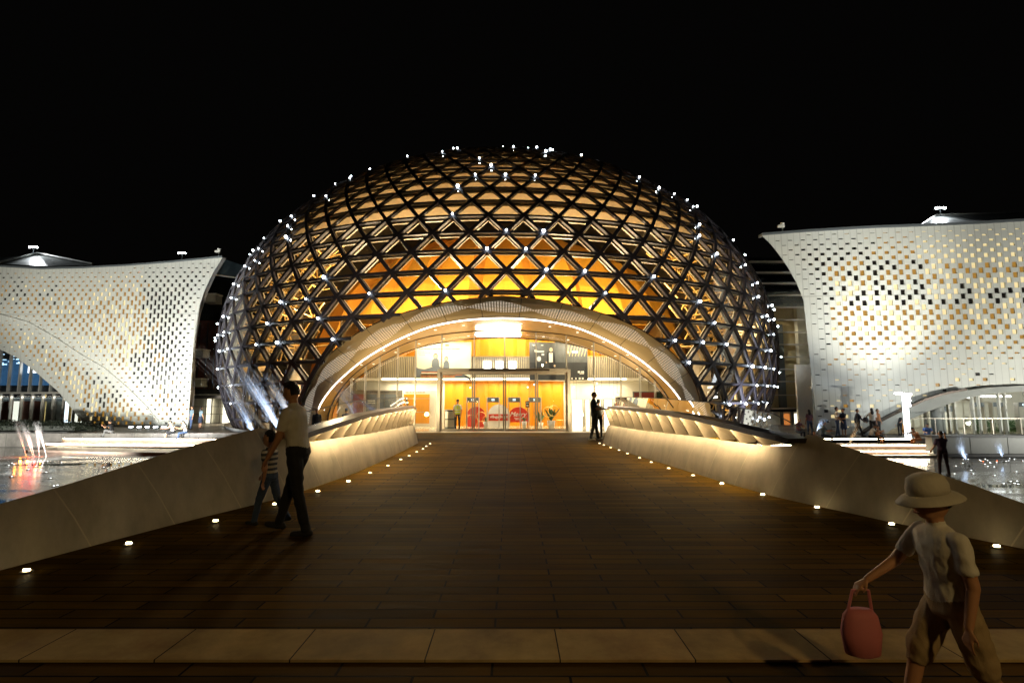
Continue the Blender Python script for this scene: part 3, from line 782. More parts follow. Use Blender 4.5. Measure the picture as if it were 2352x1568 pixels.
# perforated, back-lit pattern on the portal band
m = bpy.data.materials.new('perforated_beige_band'); m.use_nodes = True; n = m.node_tree; b = n.nodes['Principled BSDF']
b.inputs['Base Color'].default_value = (0.54, 0.40, 0.21, 1); b.inputs['Roughness'].default_value = 0.5; b.inputs['Metallic'].default_value = 0.0
uvn = n.nodes.new('ShaderNodeUVMap'); sxyz = n.nodes.new('ShaderNodeSeparateXYZ'); n.links.new(uvn.outputs[0], sxyz.inputs[0])
def mth(op, a, b_=None, c=None):
    x = n.nodes.new('ShaderNodeMath'); x.operation = op
    for i, q in enumerate((a, b_, c)):
        if q is None: continue
        if isinstance(q, (int, float)): x.inputs[i].default_value = q
        else: n.links.new(q, x.inputs[i])
    return x.outputs[0]
S, T = sxyz.outputs[0], sxyz.outputs[1]
LT = Ls[-1]; mid = LT / 2
sc_ = mth('SUBTRACT', S, mid)
ph = mth('MULTIPLY', sc_, pi / 3.4)
wv = mth('COSINE', ph)
wid = mth('MULTIPLY_ADD', mth('ABSOLUTE', wv), 0.22, 0.03)
cen = mth('MULTIPLY_ADD', mth('SINE', mth('MULTIPLY', sc_, pi / 5.1)), 0.10, 0.47)
d = mth('ABSOLUTE', mth('SUBTRACT', T, cen))
inside = mth('LESS_THAN', d, wid)
gs = mth('ABSOLUTE', mth('SUBTRACT', mth('FRACT', mth('MULTIPLY', S, 7.0)), 0.5))
gt = mth('ABSOLUTE', mth('SUBTRACT', mth('FRACT', mth('MULTIPLY', T, 15.0)), 0.5))
dot = mth('MULTIPLY', mth('LESS_THAN', gs, 0.27), mth('LESS_THAN', gt, 0.30))
mask = mth('MULTIPLY', inside, dot)
sm = mth('LESS_THAN', mth('ABSOLUTE', mth('SUBTRACT', mth('FRACT', mth('MULTIPLY', sc_, 1 / 2.05)), 0.5)), 0.008)
mx = n.nodes.new('ShaderNodeMix'); mx.data_type = 'RGBA'; n.links.new(sm, mx.inputs[0]); mx.inputs[6].default_value = (0.54, 0.40, 0.21, 1); mx.inputs[7].default_value = (0.08, 0.06, 0.04, 1)
n.links.new(mx.outputs[2], b.inputs['Base Color'])
b.inputs['Emission Color'].default_value = (1.0, 0.88, 0.70, 1); n.links.new(mth('MULTIPLY', mask, 0.6), b.inputs['Emission Strength'])
m.cycles.emission_sampling = 'NONE'
band = mb.build('portal_band', m, dome, True)
mb = MB(); mb.loft([[q + Vector((0, -0.05, 0.0)), q + Vector((0, 0.10, 0.02)), q + Vector((0, 0.35, -0.06)), q + Vector((0, 0.05, -0.06))] for q in [p + (p - Vector((AXX(p.y), p.y, 0))).normalized() * 0.05 for p in OUT]], caps=False)
mb.build('portal_outer_trim', M['rail'], band)
mb = MB(); mb.tube([q + Vector((0, -0.04, -0.0)) for q in INN], 0.035, 6); mb.build('portal_light_strip', M['edge'], band)
# golden soffit running back to the glazing, then inside
soff = MB()
def strip(mb, A, B, mi=0, nt=2):
    for i in range(len(A) - 1):
        for t in range(nt):
            mb.quad(A[i].lerp(B[i], t/nt), A[i+1].lerp(B[i+1], t/nt), A[i+1].lerp(B[i+1], (t+1)/nt), A[i].lerp(B[i], (t+1)/nt), mi)
INb = [q + Vector((0, 0.03, 0.0)) for q in INN]
strip(soff, INb, GL1)
so = soff.build('golden_soffit', M['gold'], dome, True)
soff2 = MB(); GL1b = [Vector((q.x, q.y + 0.14, q.z)) for q in GL1]; strip(soff2, GL1b, GL2); so2 = soff2.build('golden_ceiling', M['gold'], dome, True)
mb = MB(); mb.tube(GL1, 0.05, 5); mb.build('glazing_arch_trim', M['rail'], dome)
mb = MB(); mb.tube(GL2, 0.05, 5); mb.build('ceiling_edge_trim', M['rail'], dome)
# lights recessed in the soffit
for t, src_a, src_b in ((0.35, INb, GL1), (0.5, GL1b, GL2)):
    for i in range(7, len(INb) - 7, 3):
        if abs(i - NA) < 2: continue
        p = src_a[i].lerp(src_b[i], t); 
        mb = MB(); mb.box(p + Vector((0, 0, -0.03)), (0.13, 0.05, 0.02)); mb.build('downlight', M['down'], so if t < .4 else so2)
# ------------------------------------------------------------------ glazed entrance front, doors (parts of the dome)
def arch_z(x, C=GL1):
    """height of the glazing arch above x"""
    pts = sorted((q.x, q.z) for q in C)
    if x <= pts[0][0] or x >= pts[-1][0]: return Z_DOOR
    for i in range(len(pts) - 1):
        if pts[i][0] <= x <= pts[i+1][0]:
            return lerp(pts[i][1], pts[i+1][1], (x - pts[i][0]) / max(1e-6, pts[i+1][0] - pts[i][0]))
X = lambda u, Y=YG: (u - 1176) * Y / FPX
DL, DR, DTOP = X(1013), X(1302), 3.02
PIECES = [X(u) for u in (806, 838, 870, 912, 953, 1013, 1088, 1159, 1232, 1302, 1366, 1427, 1471, 1505, 1532)]
x_l, x_r = GL1[1].x, GL1[-2].x
xs = [x_l] + [x for x in PIECES if x_l + .3 < x < x_r - .3] + [x_r]
mtl = MB()
for i in range(len(xs) - 1):
    a, b = xs[i] + 0.012, xs[i+1] - 0.012
    zb = DTOP + 0.10 if DL - 0.05 < (a + b) / 2 < DR + 0.05 else Z_DOOR
    mb = MB(); N_ = 6
    for k in range(N_):
        p, q = lerp(a, b, k / N_), lerp(a, b, (k + 1) / N_)
        zp, zq = arch_z(p) - 0.02, arch_z(q) - 0.02
        if max(zp, zq) < zb + 0.02: continue
        mb.quad((p, YG, zb), (q, YG, zb), (q, YG, max(zq, zb)), (p, YG, max(zp, zb)))
    if mb.v: mb.build('glazing_panel', M['glass'], dome)
for x in xs[1:-1]:
    if DL + 0.1 < x < DR - 0.1: z0 = DTOP + 0.1
    else: z0 = Z_DOOR
    mb = MB(); mb.box((x, YG + 0.02, (z0 + arch_z(x)) / 2), (0.028, 0.05, arch_z(x) - z0)); 
    mb.box((x, YG + 0.30, (z0 + arch_z(x)) / 2), (0.06, 0.02, arch_z(x) - z0))
    mb.build('glazing_fin', M['alu'], dome)
# door frame and four leaves
mb = MB()
mb.box(((DL + DR) / 2, YG - 0.05, DTOP - 0.02), (DR - DL + 0.34, 0.50, 0.17)); mb.box(((DL + DR) / 2, YG - 0.06, DTOP + 0.095), (DR - DL + 0.1, 0.42, 0.05))
for x in (DL - 0.08, DR + 0.08): mb.box((x, YG - 0.05, (Z_DOOR + DTOP - 0.12) / 2), (0.18, 0.48, DTOP - 0.11 - Z_DOOR))
df = mb.build('door_frame', M['steel'], dome, bevel=0.008)
mb = MB(); mb.box(((DL + DR) / 2 + 0.3, YG - 0.33, DTOP + 0.02), (4.6, 0.05, 0.10)); mb.build('door_operator_cover', M['rail'], df)
edges = [DL + 0.02, X(1088), X(1159), X(1232), DR - 0.02]
for i in range(4):
    a, b = edges[i] + 0.015, edges[i+1] - 0.015
    mb = MB(); zt = DTOP - 0.12; zb = Z_DOOR + 0.015
    for x in (a + 0.04, b - 0.04): mb.box((x, YG + 0.06 * (i % 2), (zt + zb) / 2), (0.08, 0.06, zt - zb))
    mb.box(((a + b) / 2, YG + 0.06 * (i % 2), zt - 0.05), (b - a - 0.165, 0.06, 0.10)); mb.box(((a + b) / 2, YG + 0.06 * (i % 2), zb + 0.06), (b - a - 0.165, 0.06, 0.12))
    dr = mb.build('glass_door', M['steel'], dome)
    mb = MB(); mb.quad((a + 0.08, YG + 0.06 * (i % 2) + .004, zb + .12), (b - 0.08, YG + 0.06 * (i % 2) + .004, zb + .12), (b - 0.08, YG + 0.06 * (i % 2) + .004, zt - .1), (a + 0.08, YG + 0.06 * (i % 2) + .004, zt - .1)); mb.build('door_pane', M['glass'], dr)
    hx = (b - 0.14) if i in (0, 2) else (a + 0.14)
    mb = MB(); mb.tube([(hx, YG - 0.07, Z_DOOR + 0.7), (hx, YG - 0.07, Z_DOOR + 1.6)], 0.016, 6); mb.build('door_handle', M['alu'], dr)
# white threshold strip
mb = MB(); mb.box((-0.4, YG - 0.55, Z_DOOR - 0.02), (17.5, 0.75, 0.05)); tag(mb.build('threshold_pavement', mat('pale_threshold_stone', (0.62, 0.56, 0.42), 0.4, var=0.1)), kind='structure')

# ------------------------------------------------------------------ lobby room
LB = 34.7
M['floor_l'] = mat('polished_stone_floor', (0.55, 0.46, 0.30), 0.15, var=0.1, scale=1)
mb = MB(); mb.quad((-10.5, YG - 0.1, Z_DOOR + .006), (9.5, YG - 0.1, Z_DOOR + .006), (9.5, LB, Z_DOOR + .006), (-10.5, LB, Z_DOOR + .006)); tag(mb.build('lobby_floor', M['floor_l']), kind='structure')
mb = MB()
def wallq(x0, x1, z0, z1, y=LB): mb.quad((x0, y, z0), (x1, y, z0), (x1, y, z1), (x0, y, z1))
mb = MB(); npl = 11; x0w, x1w = X(1022, LB), X(1294, LB)
for i in range(npl):
    a, b = lerp(x0w, x1w, i / npl), lerp(x0w, x1w, (i + 1) / npl); m_ = lerp(a, b, 0.72)
    mb.quad((a, LB, Z_DOOR), (m_, LB - 0.14, Z_DOOR), (m_, LB - 0.14, 2.55), (a, LB, 2.55)); mb.quad((m_, LB - 0.14, Z_DOOR), (b, LB, Z_DOOR), (b, LB, 2.55), (m_, LB - 0.14, 2.55))
M['honey'] = mat('bright_honey_panel', (0.66, 0.27, 0.006), 0.45, var=0.08, scale=1, stretch=(3, 3, 0.3))
mb.build('lobby_timber_wall', M['honey'], dome)
mb = MB(); wallq(-10.5, x0w, Z_DOOR, 2.55); mb.build('lobby_side_wall', M['whitewall'], dome)
mb = MB(); wallq(x1w, 9.5, Z_DOOR, 2.55); mb.build('lobby_side_wall', M['whitewall'], dome)
mb = MB()
for i in range(24):
    a, b = lerp(-10.5, 9.5, i / 24), lerp(-10.5, 9.5, (i + 1) / 24); m_ = lerp(a, b, .7)
    mb.quad((a, LB, 2.55), (m_, LB - .12, 2.55), (m_, LB - .12, 6.4), (a, LB, 6.4)); mb.quad((m_, LB - .12, 2.55), (b, LB, 2.55), (b, LB, 6.4), (m_, LB - .12, 6.4))
mb.build('gallery_timber_wall', M['wood'], dome)
mb = MB(); mb.box((-0.5, 33.1, 6.5), (20, 3.4, 0.1)); mb.build('lobby_roof', M['cream'], dome)
for s in (-1, 1):
    mb = MB(); xx = AXX(32) + s * 9.9; mb.box((xx, 33.0, 3.0), (0.1, 3.4, 7.0)); mb.build('lobby_end_wall', M['cream'], dome)
# mezzanine: white slab edge with a cove light, slatted front above
MY = 32.6
mb = MB(); mb.box((-0.5, 33.65, 2.63), (19.6, 2.1, 0.16)); mz = mb.build('mezzanine_slab', M['whitewall'], dome)
mb = MB(); mb.box((-0.5, MY - 0.03, 2.64), (15.5, 0.05, 0.05)); mb.build('cove_light_strip', M['steplight2'] if 'steplight2' in M else M['glowstrip'], mz)
mb = MB(); nsl = 150
for i in range(nsl):
    x = lerp(-9.2, 8.4, i / (nsl - 1))
    mb.box((x, MY + 0.04, 3.39), (0.055, 0.10, 1.34))
mb.box((-0.4, MY + 0.12, 3.39), (17.8, 0.04, 1.34), 1)
mb.build('slatted_gallery_front', [mat('pale_timber_slat', (0.52, 0.44, 0.30), 0.5, var=0.1), mat('grey_backing', (0.20, 0.19, 0.17), 0.6)], dome)
mb = MB(); mb.box((-0.4, MY + 0.05, 4.09), (17.8, 0.14, 0.05)); mb.build('gallery_handrail', M['goldtrim'], dome)
# three bright wall lamps on the slatted front and added glowing panels that stand for the soffit reflection
for u in (1119, 1147, 1177):
    p = at(u, 838, MY - 0.06); mb = MB(); mb.box((p.x, MY - 0.05, p.z), (0.46, 0.08, 0.46)); mb.build('wall_lamp', M['walllamp'], dome)
mb = MB()
for i in range(8):
    x = lerp(X(1092, 30.3), X(1196, 30.3), i / 7)
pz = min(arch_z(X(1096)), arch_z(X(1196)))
mb = MB(); mb.box((X(1144, 30.2), 30.35, pz - 0.16), (2.7, 0.95, 0.05)); mb.build('soffit_reflection_glow', M['walllamp'], so2)
mb = MB(); mb.box((X(1144, 28.6), 28.55, pz + 0.0), (2.5, 0.8, 0.04)); mb.build('soffit_reflection_glow', M['walllamp'], so)
# posters hung on the gallery front
def flat(mb, x0, x1, z0, z1, y, m=0): mb.quad((x0, y, z0), (x1, y, z0), (x1, y, z1), (x0, y, z1), m)
PY = MY - 0.16
Xp = lambda u: (u - 1176) * PY / FPX
Zp = lambda v: at(1176, v, PY).z
pm = [mat('poster_cream', (0.72, 0.66, 0.50), 0.6), mat('poster_slate', (0.13, 0.15, 0.17), 0.6), mat('poster_rust', (0.42, 0.14, 0.06), 0.6, var=0.3, scale=3), M['ink'], mat('poster_skin', (0.62, 0.44, 0.28), 0.6), mat('poster_brown', (0.34, 0.20, 0.09), 0.6, var=0.4, scale=4)]
root = thing('poster', 'large cream poster of two people above dark hills, hung on the slatted gallery front', 'poster', (Xp(1015), PY, Zp(860)))
mb = MB(); mb.box(((Xp(953) + Xp(1082)) / 2, PY + .02, (Zp(785) + Zp(869)) / 2), (Xp(1082) - Xp(953), 0.03, Zp(785) - Zp(869)), 0); mb.build('poster_sheet', pm, root)
mb = MB(); y_ = PY - 0.004
hill = [(953, 842), (962, 846), (975, 848), (992, 843), (1004, 838), (1022, 848), (1034, 852), (1044, 845), (1058, 856), (1082, 876)]
for i in range(len(hill) - 1):
    (u0, v0), (u1, v1) = hill[i], hill[i+1]
    mb.quad((Xp(u0), y_, Zp(868)), (Xp(u1), y_, Zp(868)), (Xp(u1), y_, Zp(v1)), (Xp(u0), y_, Zp(v0)), 1)
flat(mb, Xp(968), Xp(1062), Zp(862), Zp(853), y_ - .004, 2); flat(mb, Xp(966), Xp(1046), Zp(867), Zp(858), y_ - .004, 5); flat(mb, Xp(968), Xp(1040), Zp(858), Zp(856), y_ - .008, 0)
for u in range(968, 1044, 6): mb.add([(Xp(u), y_ - .008, Zp(867)), (Xp(u + 5), y_ - .008, Zp(867)), (Xp(u + 2.5), y_ - .008, Zp(860))], [(0, 1, 2)], 2)
for (u, v, s_, dk) in ((1000, 818, 1.0, 1), (1025, 824, .8, 3)):
    w_ = 9 * s_
    mb.add([(Xp(u - w_), y_ - .008, Zp(v + 24)), (Xp(u + w_), y_ - .008, Zp(v + 24)), (Xp(u + w_ * .85), y_ - .008, Zp(v + 9)), (Xp(u + 3 * s_), y_ - .008, Zp(v + 4)), (Xp(u - 3 * s_), y_ - .008, Zp(v + 4)), (Xp(u - w_ * .85), y_ - .008, Zp(v + 9))], [(0, 1, 2, 3, 4, 5)], 1)
    for (r_, dz_, m_, dy_) in ((5.0 * s_, -1.2, 3, .012), (3.6 * s_, 0, 4, .016)):
        mb.add([(Xp(u + r_ * cos(a * pi / 6)), y_ - dy_, Zp(v + dz_ + r_ * 1.2 * sin(a * pi / 6))) for a in range(12)], [list(range(12))[::-1]], m_)
rr = random.Random(5)
for row, (v0, u0, u1) in enumerate(((800, 962, 1058), (806, 960, 985), (810, 960, 992), (814, 962, 976))):
    u = u0
    while u < u1:
        wch = rr.uniform(1.2, 2.8); flat(mb, Xp(u), Xp(u + wch), Zp(v0 + (2.4 if row == 0 else 1.2)), Zp(v0), y_ - .008, 3); u += wch + rr.uniform(.6, 1.4)
flat(mb, Xp(1022), Xp(1031), Zp(795), Zp(791), y_ - .008, 2)
mb.build('poster_print', pm, root)
root = thing('poster', 'dark grey concert poster showing a white shirt front, hung on the slatted gallery', 'poster', (Xp(1280), PY, Zp(860)))
pm2 = [mat('poster_dark', (0.075, 0.08, 0.08), 0.5, var=0.35, scale=1.2), mat('poster_black', (0.02, 0.022, 0.025), 0.5), M['paper'], pm[4], mat('poster_goldprint', (0.45, 0.33, 0.16), 0.5)]
mb = MB(); mb.box(((Xp(1216) + Xp(1350)) / 2, PY + .02, (Zp(786) + Zp(873)) / 2), (Xp(1350) - Xp(1216), 0.03, Zp(786) - Zp(873)), 0); mb.build('poster_sheet', pm2, root)
mb = MB()
flat(mb, Xp(1217), Xp(1349), Zp(872), Zp(832), y_, 1)
mb.add([(Xp(1256), y_ - .004, Zp(842)), (Xp(1276), y_ - .004, Zp(842)), (Xp(1274), y_ - .004, Zp(808)), (Xp(1257), y_ - .004, Zp(808))], [(0, 1, 2, 3)], 1)
mb.add([(Xp(1261), y_ - .008, Zp(832)), (Xp(1270), y_ - .008, Zp(832)), (Xp(1270), y_ - .008, Zp(810)), (Xp(1261), y_ - .008, Zp(810))], [(0, 1, 2, 3)], 2)
for (u, v, r_, m_) in ((1266, 803, 4.5, 3), (1238, 824, 5.5, 2), (1255, 832, 2, 3), (1274, 840, 2.5, 3), (1305, 809, 3.0, 3)):
    mb.add([(Xp(u + r_ * .9 * cos(a * pi / 6)), y_ - .012, Zp(v + r_ * 1.1 * sin(a * pi / 6))) for a in range(12)], [list(range(12))[::-1]], m_)
flat(mb, Xp(1264), Xp(1267.5), Zp(812.5), Zp(811), y_ - .014, 1)
for v0, u0, u1, hh in ((792, 1224, 1232, 1.5), (792, 1243, 1248, 1.5), (803, 1228, 1234, 4), (806, 1228, 1250, 2.2), (812, 1244, 1250, 4), (806, 1314, 1328, 4), (852, 1327, 1332, 4), (852, 1334, 1336, 4), (852, 1337, 1341, 4), (857, 1331, 1341, 1.5), (867, 1312, 1315, 4), (867, 1321, 1324, 4), (867, 1329, 1333, 4), (867, 1336, 1340, 4)):
    flat(mb, Xp(u0), Xp(u1), Zp(v0 + hh), Zp(v0), y_ - .012, 2)
for u in range(1300, 1346, 7): mb.add([(Xp(u), y_ - .004, Zp(818)), (Xp(u + 1.2), y_ - .004, Zp(818)), (Xp(u + 9), y_ - .004, Zp(792)), (Xp(u + 7), y_ - .004, Zp(792))], [(0, 1, 2, 3)], 4)
mb.build('poster_print', pm2, root)

# security gates
def gate_at(x, y, label):
    root = thing('security_gate', label, 'security gate', (x, y, Z_DOOR), 'walk-through security gates in the lobby')
    for s in (-1, 1):
        mb = MB(); mb.box((x + s * 0.37, y, Z_DOOR + 0.95), (0.06, 0.34, 1.9)); mb.build('side_post', M['alu'], root, bevel=0.01)
    mb = MB(); mb.box((x, y, Z_DOOR + 1.76), (0.69, 0.30, 0.30)); h = mb.build('header_box', M['grey'], root, bevel=0.015)
    for s in (-1, 1):
        mb = MB(); d = 0.045; cx, cz = x + s * 0.05, Z_DOOR + 1.76
        mb.box((cx - d * .6, y - .156, cz), (.014, .008, .11)); mb.box((cx + d * .6, y - .156, cz), (.014, .008, .11)); mb.box((cx, y - .156, cz + .055), (.04, .008, .014)); mb.box((cx, y - .156, cz - .055), (.04, .008, .014))
        mb.build('display_digit', M['screen'], h)
for k, (u, lab) in enumerate(((1087, 'grey walk-through security gate nearest the person in the reflective vest'), (1133, 'grey walk-through security gate just left of the central door mullion'), (1181, 'grey walk-through security gate in front of the round red Merry sign'), (1228, 'grey walk-through security gate beside the potted palm with gold rings'))):
    gate_at(X(u, 32.0), 32.0, lab)
# red festive panels
def disc_panel(name, label, cx, y, cz, r, flat_bottom, mts, arch=False):
    root = thing(name, label, 'sign', (cx, y, Z_DOOR))
    n_ = 40; pts, rim = [], []
    for i in range(n_ + 1):
        a = pi * i / n_ if arch else -0.42 + (pi + 0.84) * i / n_
        pts.append((cx + r * cos(a), cz + r * sin(a))); rim.append((cx + (r + .03) * cos(a), cz + (r + .03) * sin(a)))
    if arch: pts = [(cx + r, Z_DOOR)] + pts + [(cx - r, Z_DOOR)]; rim = [(cx + r + .03, Z_DOOR)] + rim + [(cx - r - .03, Z_DOOR)]
    mb = MB(); mb.loft([[Vector((a, y, max(b, Z_DOOR))) for a, b in pts], [Vector((a, y + .06, max(b, Z_DOOR))) for a, b in pts]]); mb.build('panel', mts, root)
    mb = MB(); mb.tube([(a, y + .02, max(b, Z_DOOR + .02)) for a, b in rim], 0.022, 5); mb.build('gold_rim', M['goldtrim'], root)
    return root
def text(body, loc, size, m, parent, name='lettering', shear=0.0, ext=0.006):
    c = bpy.data.curves.new(name, 'FONT'); c.body = body; c.size = size; c.extrude = ext; c.align_x = 'CENTER'; c.shear = shear
    o = bpy.data.objects.new(name, c); col.objects.link(o)
    dg = bpy.context.evaluated_depsgraph_get(); me = bpy.data.meshes.new_from_object(o.evaluated_get(dg))
    bpy.data.objects.remove(o)
    me.transform(Matrix.Translation(loc) @ Matrix.Rotation(pi / 2, 4, 'X')); me.materials.clear(); me.materials.append(m)
    t = bpy.data.objects.new(name, me); col.objects.link(t); t.parent = parent; t.matrix_parent_inverse = Matrix.Translation(-parent_loc(parent))
    return t
r1 = disc_panel('festive_sign', 'round red sign with gold rim and white Merry lettering behind the glass doors', X(1191, 33.2), 33.2, 0.18, 0.68, True, M['red'])
text('Merry', (X(1191, 33.2) - .05, 33.18, 0.28), 0.42, M['paper'], r1, shear=0.35)
for i, w_ in enumerate((.5, .36)):
    mb = MB(); 
    for k in range(7): mb.box((X(1191, 33.2) - w_ / 2 + w_ * k / 6, 33.18, 0.17 - .09 * i), (.045, .012, .04))
    mb.build('small_lettering', M['paper'], r1)
r2 = disc_panel('festive_sign', 'tall red arched panel with swirling gold lines behind the leftmost gate', X(1094, 33.4), 33.4, 0.26, 0.62, True, M['red'], True)
for k in range(3):
    cx, cz, rr_ = X(1094 + (-10, 12, 28)[k], 33.35), (-0.05, .25, .0)[k], (.42, .3, .36)[k]
    mb = MB(); mb.tube([(cx + rr_ * cos(a * pi / 14), 33.33, cz + rr_ * sin(a * pi / 14)) for a in range(29)], .012, 4); mb.build('gold_ring', M['goldtrim'], r2)
r3 = disc_panel('festive_sign', 'white arched counter front with a red printed band between the security gates', X(1146, 33.0), 33.0, 0.35, 0.68, True, M['paper'], True)
mb = MB(); mb.box((X(1146, 33.0), 32.985, 0.22), (1.30, .02, .42)); mb.build('red_band', M['red'], r3)
mb = MB(); 
for k in range(14): mb.box((X(1146, 33) - .52 + .08 * k, 32.97, .24 + .03 * sin(k)), (.05, .012, .09 + .05 * (k % 3)))
mb.build('lettering', M['paper'], r3)
# x-ray cabinet beside the guard
root = thing('inspection_cabinet', 'grey two-door bag inspection cabinet beside the person in the reflective vest', 'cabinet', (X(1035, 31.5), 31.5, Z_DOOR))
mb = MB(); mb.box((X(1035, 31.5), 31.6, Z_DOOR + .58), (.62, .6, 1.16)); mb.build('body', M['grey'], root, bevel=.01)
for z in (.85, .35): mb = MB(); mb.box((X(1035, 31.5), 31.28, Z_DOOR + z), (.54, .03, .42)); mb.build('drawer', M['alu'], root)
# notice on a pole
root = thing('notice_stand', 'small black notice board on a thin pole between the security gates', 'notice stand', (X(1211, 31.4), 31.4, Z_DOOR))
mb = MB(); mb.box((X(1211, 31.4), 31.4, Z_DOOR + 1.5), (.24, .03, .38)); bd = mb.build('board', M['black'], root)
mb = MB(); mb.box((X(1211, 31.4), 31.38, Z_DOOR + 1.58), (.15, .01, .06)); mb.box((X(1211, 31.4), 31.38, Z_DOOR + 1.42), (.12, .01, .08)); mb.build('printed_text', M['paper'], bd)
mb = MB(); mb.tube([(X(1211, 31.4), 31.4, Z_DOOR), (X(1211, 31.4), 31.4, Z_DOOR + 1.3)], .015, 6); mb.lathe([(.14, 0), (.14, .02), (.02, .03)], (X(1211, 31.4), 31.4, Z_DOOR), 14); mb.build('pole', M['black'], root)
# potted plants
def potted(u, y, h, pr, ph, label, nl, seed, rings=False):
    x = X(u, y); root = thing('potted_plant', label, 'potted plant', (x, y, Z_DOOR), 'potted plants in the lobby')
    mb = MB(); mb.lathe([(pr * .72, 0), (pr, ph), (pr * .9, ph), (pr * .86, ph - .04), (0, ph - .04)], (x, y, Z_DOOR), 16); mb.build('pot', M['paper'], root, True)
    mb = MB(); r_ = random.Random(seed)
    for i in range(nl):
        a = r_.uniform(0, 2 * pi); ln = h * r_.uniform(.6, 1.0); sp = r_.uniform(.25, .7); b0 = Vector((x, y, Z_DOOR + ph - .03)); prev = None
        for k in range(6):
            t = k / 5; p = b0 + Vector((cos(a) * ln * sp * t, sin(a) * ln * sp * t, ln * (t - .35 * t * t * sp)))
            wd = .055 * sin(pi * (0.12 + .88 * t)) * (h / .8) ; sd = Vector((-sin(a), cos(a), 0)) * wd
            if prev: mb.quad(prev[0], prev[1], p + sd, p - sd)
            prev = (p - sd, p + sd)
    mb.build('foliage', M['leaf'], root)
    return root
potted(1117, 32.4, .42, .17, .40, 'white potted bushy plant in front of the red arched panel', 26, 1)
potted(1204, 32.4, .40, .17, .42, 'white potted bushy plant in front of the round red sign', 26, 2)
potted(1265, 32.0, 1.15, .26, .48, 'tall potted palm in a white pot behind two gold rings', 20, 4)
potted(1240, 33.4, .95, .22, .30, 'dark green palm standing behind the rightmost security gate', 22, 6)
root = thing('ring_sculpture', 'pair of interlaced thin gold rings standing in front of the tall palm', 'sculpture', (X(1263, 31.8), 31.8, Z_DOOR))
for du, r_, z in ((-5, .31, 1.02), (8, .33, 1.08)):
    cx = X(1263 + du, 31.8); mb = MB(); mb.tube([(cx + r_ * cos(a * pi / 16), 31.8, Z_DOOR + z + r_ * sin(a * pi / 16)) for a in range(33)], .02, 5); mb.build('ring', M['goldtrim'], root)
mb = MB(); mb.tube([(X(1259, 31.8), 31.8, Z_DOOR), (X(1259, 31.8), 31.8, Z_DOOR + .73)], .02, 6); mb.build('stem', M['goldtrim'], root)
root = thing('side_table', 'small gold side table by the right door post', 'table', (X(1284, 32.4), 32.4, Z_DOOR))
mb = MB(); mb.box((X(1284, 32.4), 32.4, Z_DOOR + .5), (.42, .35, .04)); mb.build('table_top', M['goldtrim'], root)
for sx in (-1, 1):
    for sy in (-1, 1): mb = MB(); mb.tube([(X(1284, 32.4) + sx * .17, 32.4 + sy * .13, Z_DOOR), (X(1284, 32.4) + sx * .17, 32.4 + sy * .13, Z_DOOR + .48)], .014, 6); mb.build('leg', M['goldtrim'], root)
# display boards left, lit panels right
yb = 33.9
Xb = lambda u: (u - 1176) * yb / FPX
Zb = lambda v: at(1176, v, yb).z
root = thing('display_board', 'long dark ticket display board with three panels and a lettered header', 'display board', (Xb(865), yb, Z_DOOR))
mb = MB(); mb.box(((Xb(812) + Xb(925)) / 2, yb + .06, (Z_DOOR + Zb(896)) / 2), (Xb(925) - Xb(812), .1, Zb(896) - Z_DOOR)); mb.build('board', M['steel'], root)
for i, (a, b, mt) in enumerate(((814, 841, M['brick']), (844, 867, M['grey']), (869, 884, M['grey']), (886, 916, M['grey']))):
    mb = MB(); mb.box(((Xb(a) + Xb(b)) / 2, yb - .01, (Z_DOOR + .3 + Zb(905)) / 2), (Xb(b) - Xb(a), .04, Zb(905) - Z_DOOR - .3)); pn = mb.build('panel', mt, root)
    if i == 1:
        mb = MB()
        for r_ in range(2):
            for c_ in range(6): mb.box((Xb(848 + 3 * c_), yb - .04, Zb(920 + 5 * r_)), (.06, .012, .08))
        mb.build('printed_text', M['paper'], pn)
mb = MB(); u = 846
while u < 918:
    mb.box((Xb(u), yb + .0, Zb(900.5)), (.05, .03, .07)); u += rr.uniform(2.0, 3.2)
mb.build('header_lettering', M['ink'], root)
root = thing('display_cabinet', 'cream display cabinet with honey coloured shelves left of the doors', 'cabinet', (Xb(965), yb, Z_DOOR))
mb = MB(); mb.box(((Xb(927) + Xb(1003)) / 2, yb + .06, (Z_DOOR + Zb(896)) / 2), (Xb(1003) - Xb(927), .12, Zb(896) - Z_DOOR)); mb.build('frame', M['whitewall'], root, bevel=.02)
for v0, v1 in ((905, 914), (916, 945), (947, 972)):
    mb = MB(); mb.box(((Xb(929) + Xb(988)) / 2, yb - .01, (Zb(v0) + Zb(v1)) / 2), (Xb(988) - Xb(929), .05, Zb(v0) - Zb(v1))); mb.build('shelf_panel', M['honey'], root)
mb = MB(); u = 934
while u < 980: mb.box((Xb(u), yb - .01, Zb(900.5)), (.05, .03, .07)); u += rr.uniform(2.2, 4)
mb.build('header_lettering', M['ink'], root)
for i, (a, b, lab) in enumerate(((1313, 1336, 'bright white lit panel just right of the door post'), (1344, 1352, 'narrow white lit panel beside the shelf column'), (1360, 1378, 'white lit panel behind the two people at the right parapet'), (1386, 1404, 'white lit panel above the end of the right parapet'))):
    root = thing('lit_panel', lab, 'light panel', (Xb((a + b) / 2), yb, Z_DOOR), 'white lit panels right of the doors')
    mb = MB(); mb.box(((Xb(a) + Xb(b)) / 2, yb, (Z_DOOR + Zb(918)) / 2), (Xb(b) - Xb(a), .06, Zb(918) - Z_DOOR)); mb.build('diffuser', M['glow'], root)
    mb = MB(); mb.box(((Xb(a) + Xb(b)) / 2, yb + .06, (Z_DOOR + Zb(917)) / 2), (Xb(b) - Xb(a) + .12, .05, Zb(917) - Z_DOOR)); mb.build('frame', M['steel'], root)
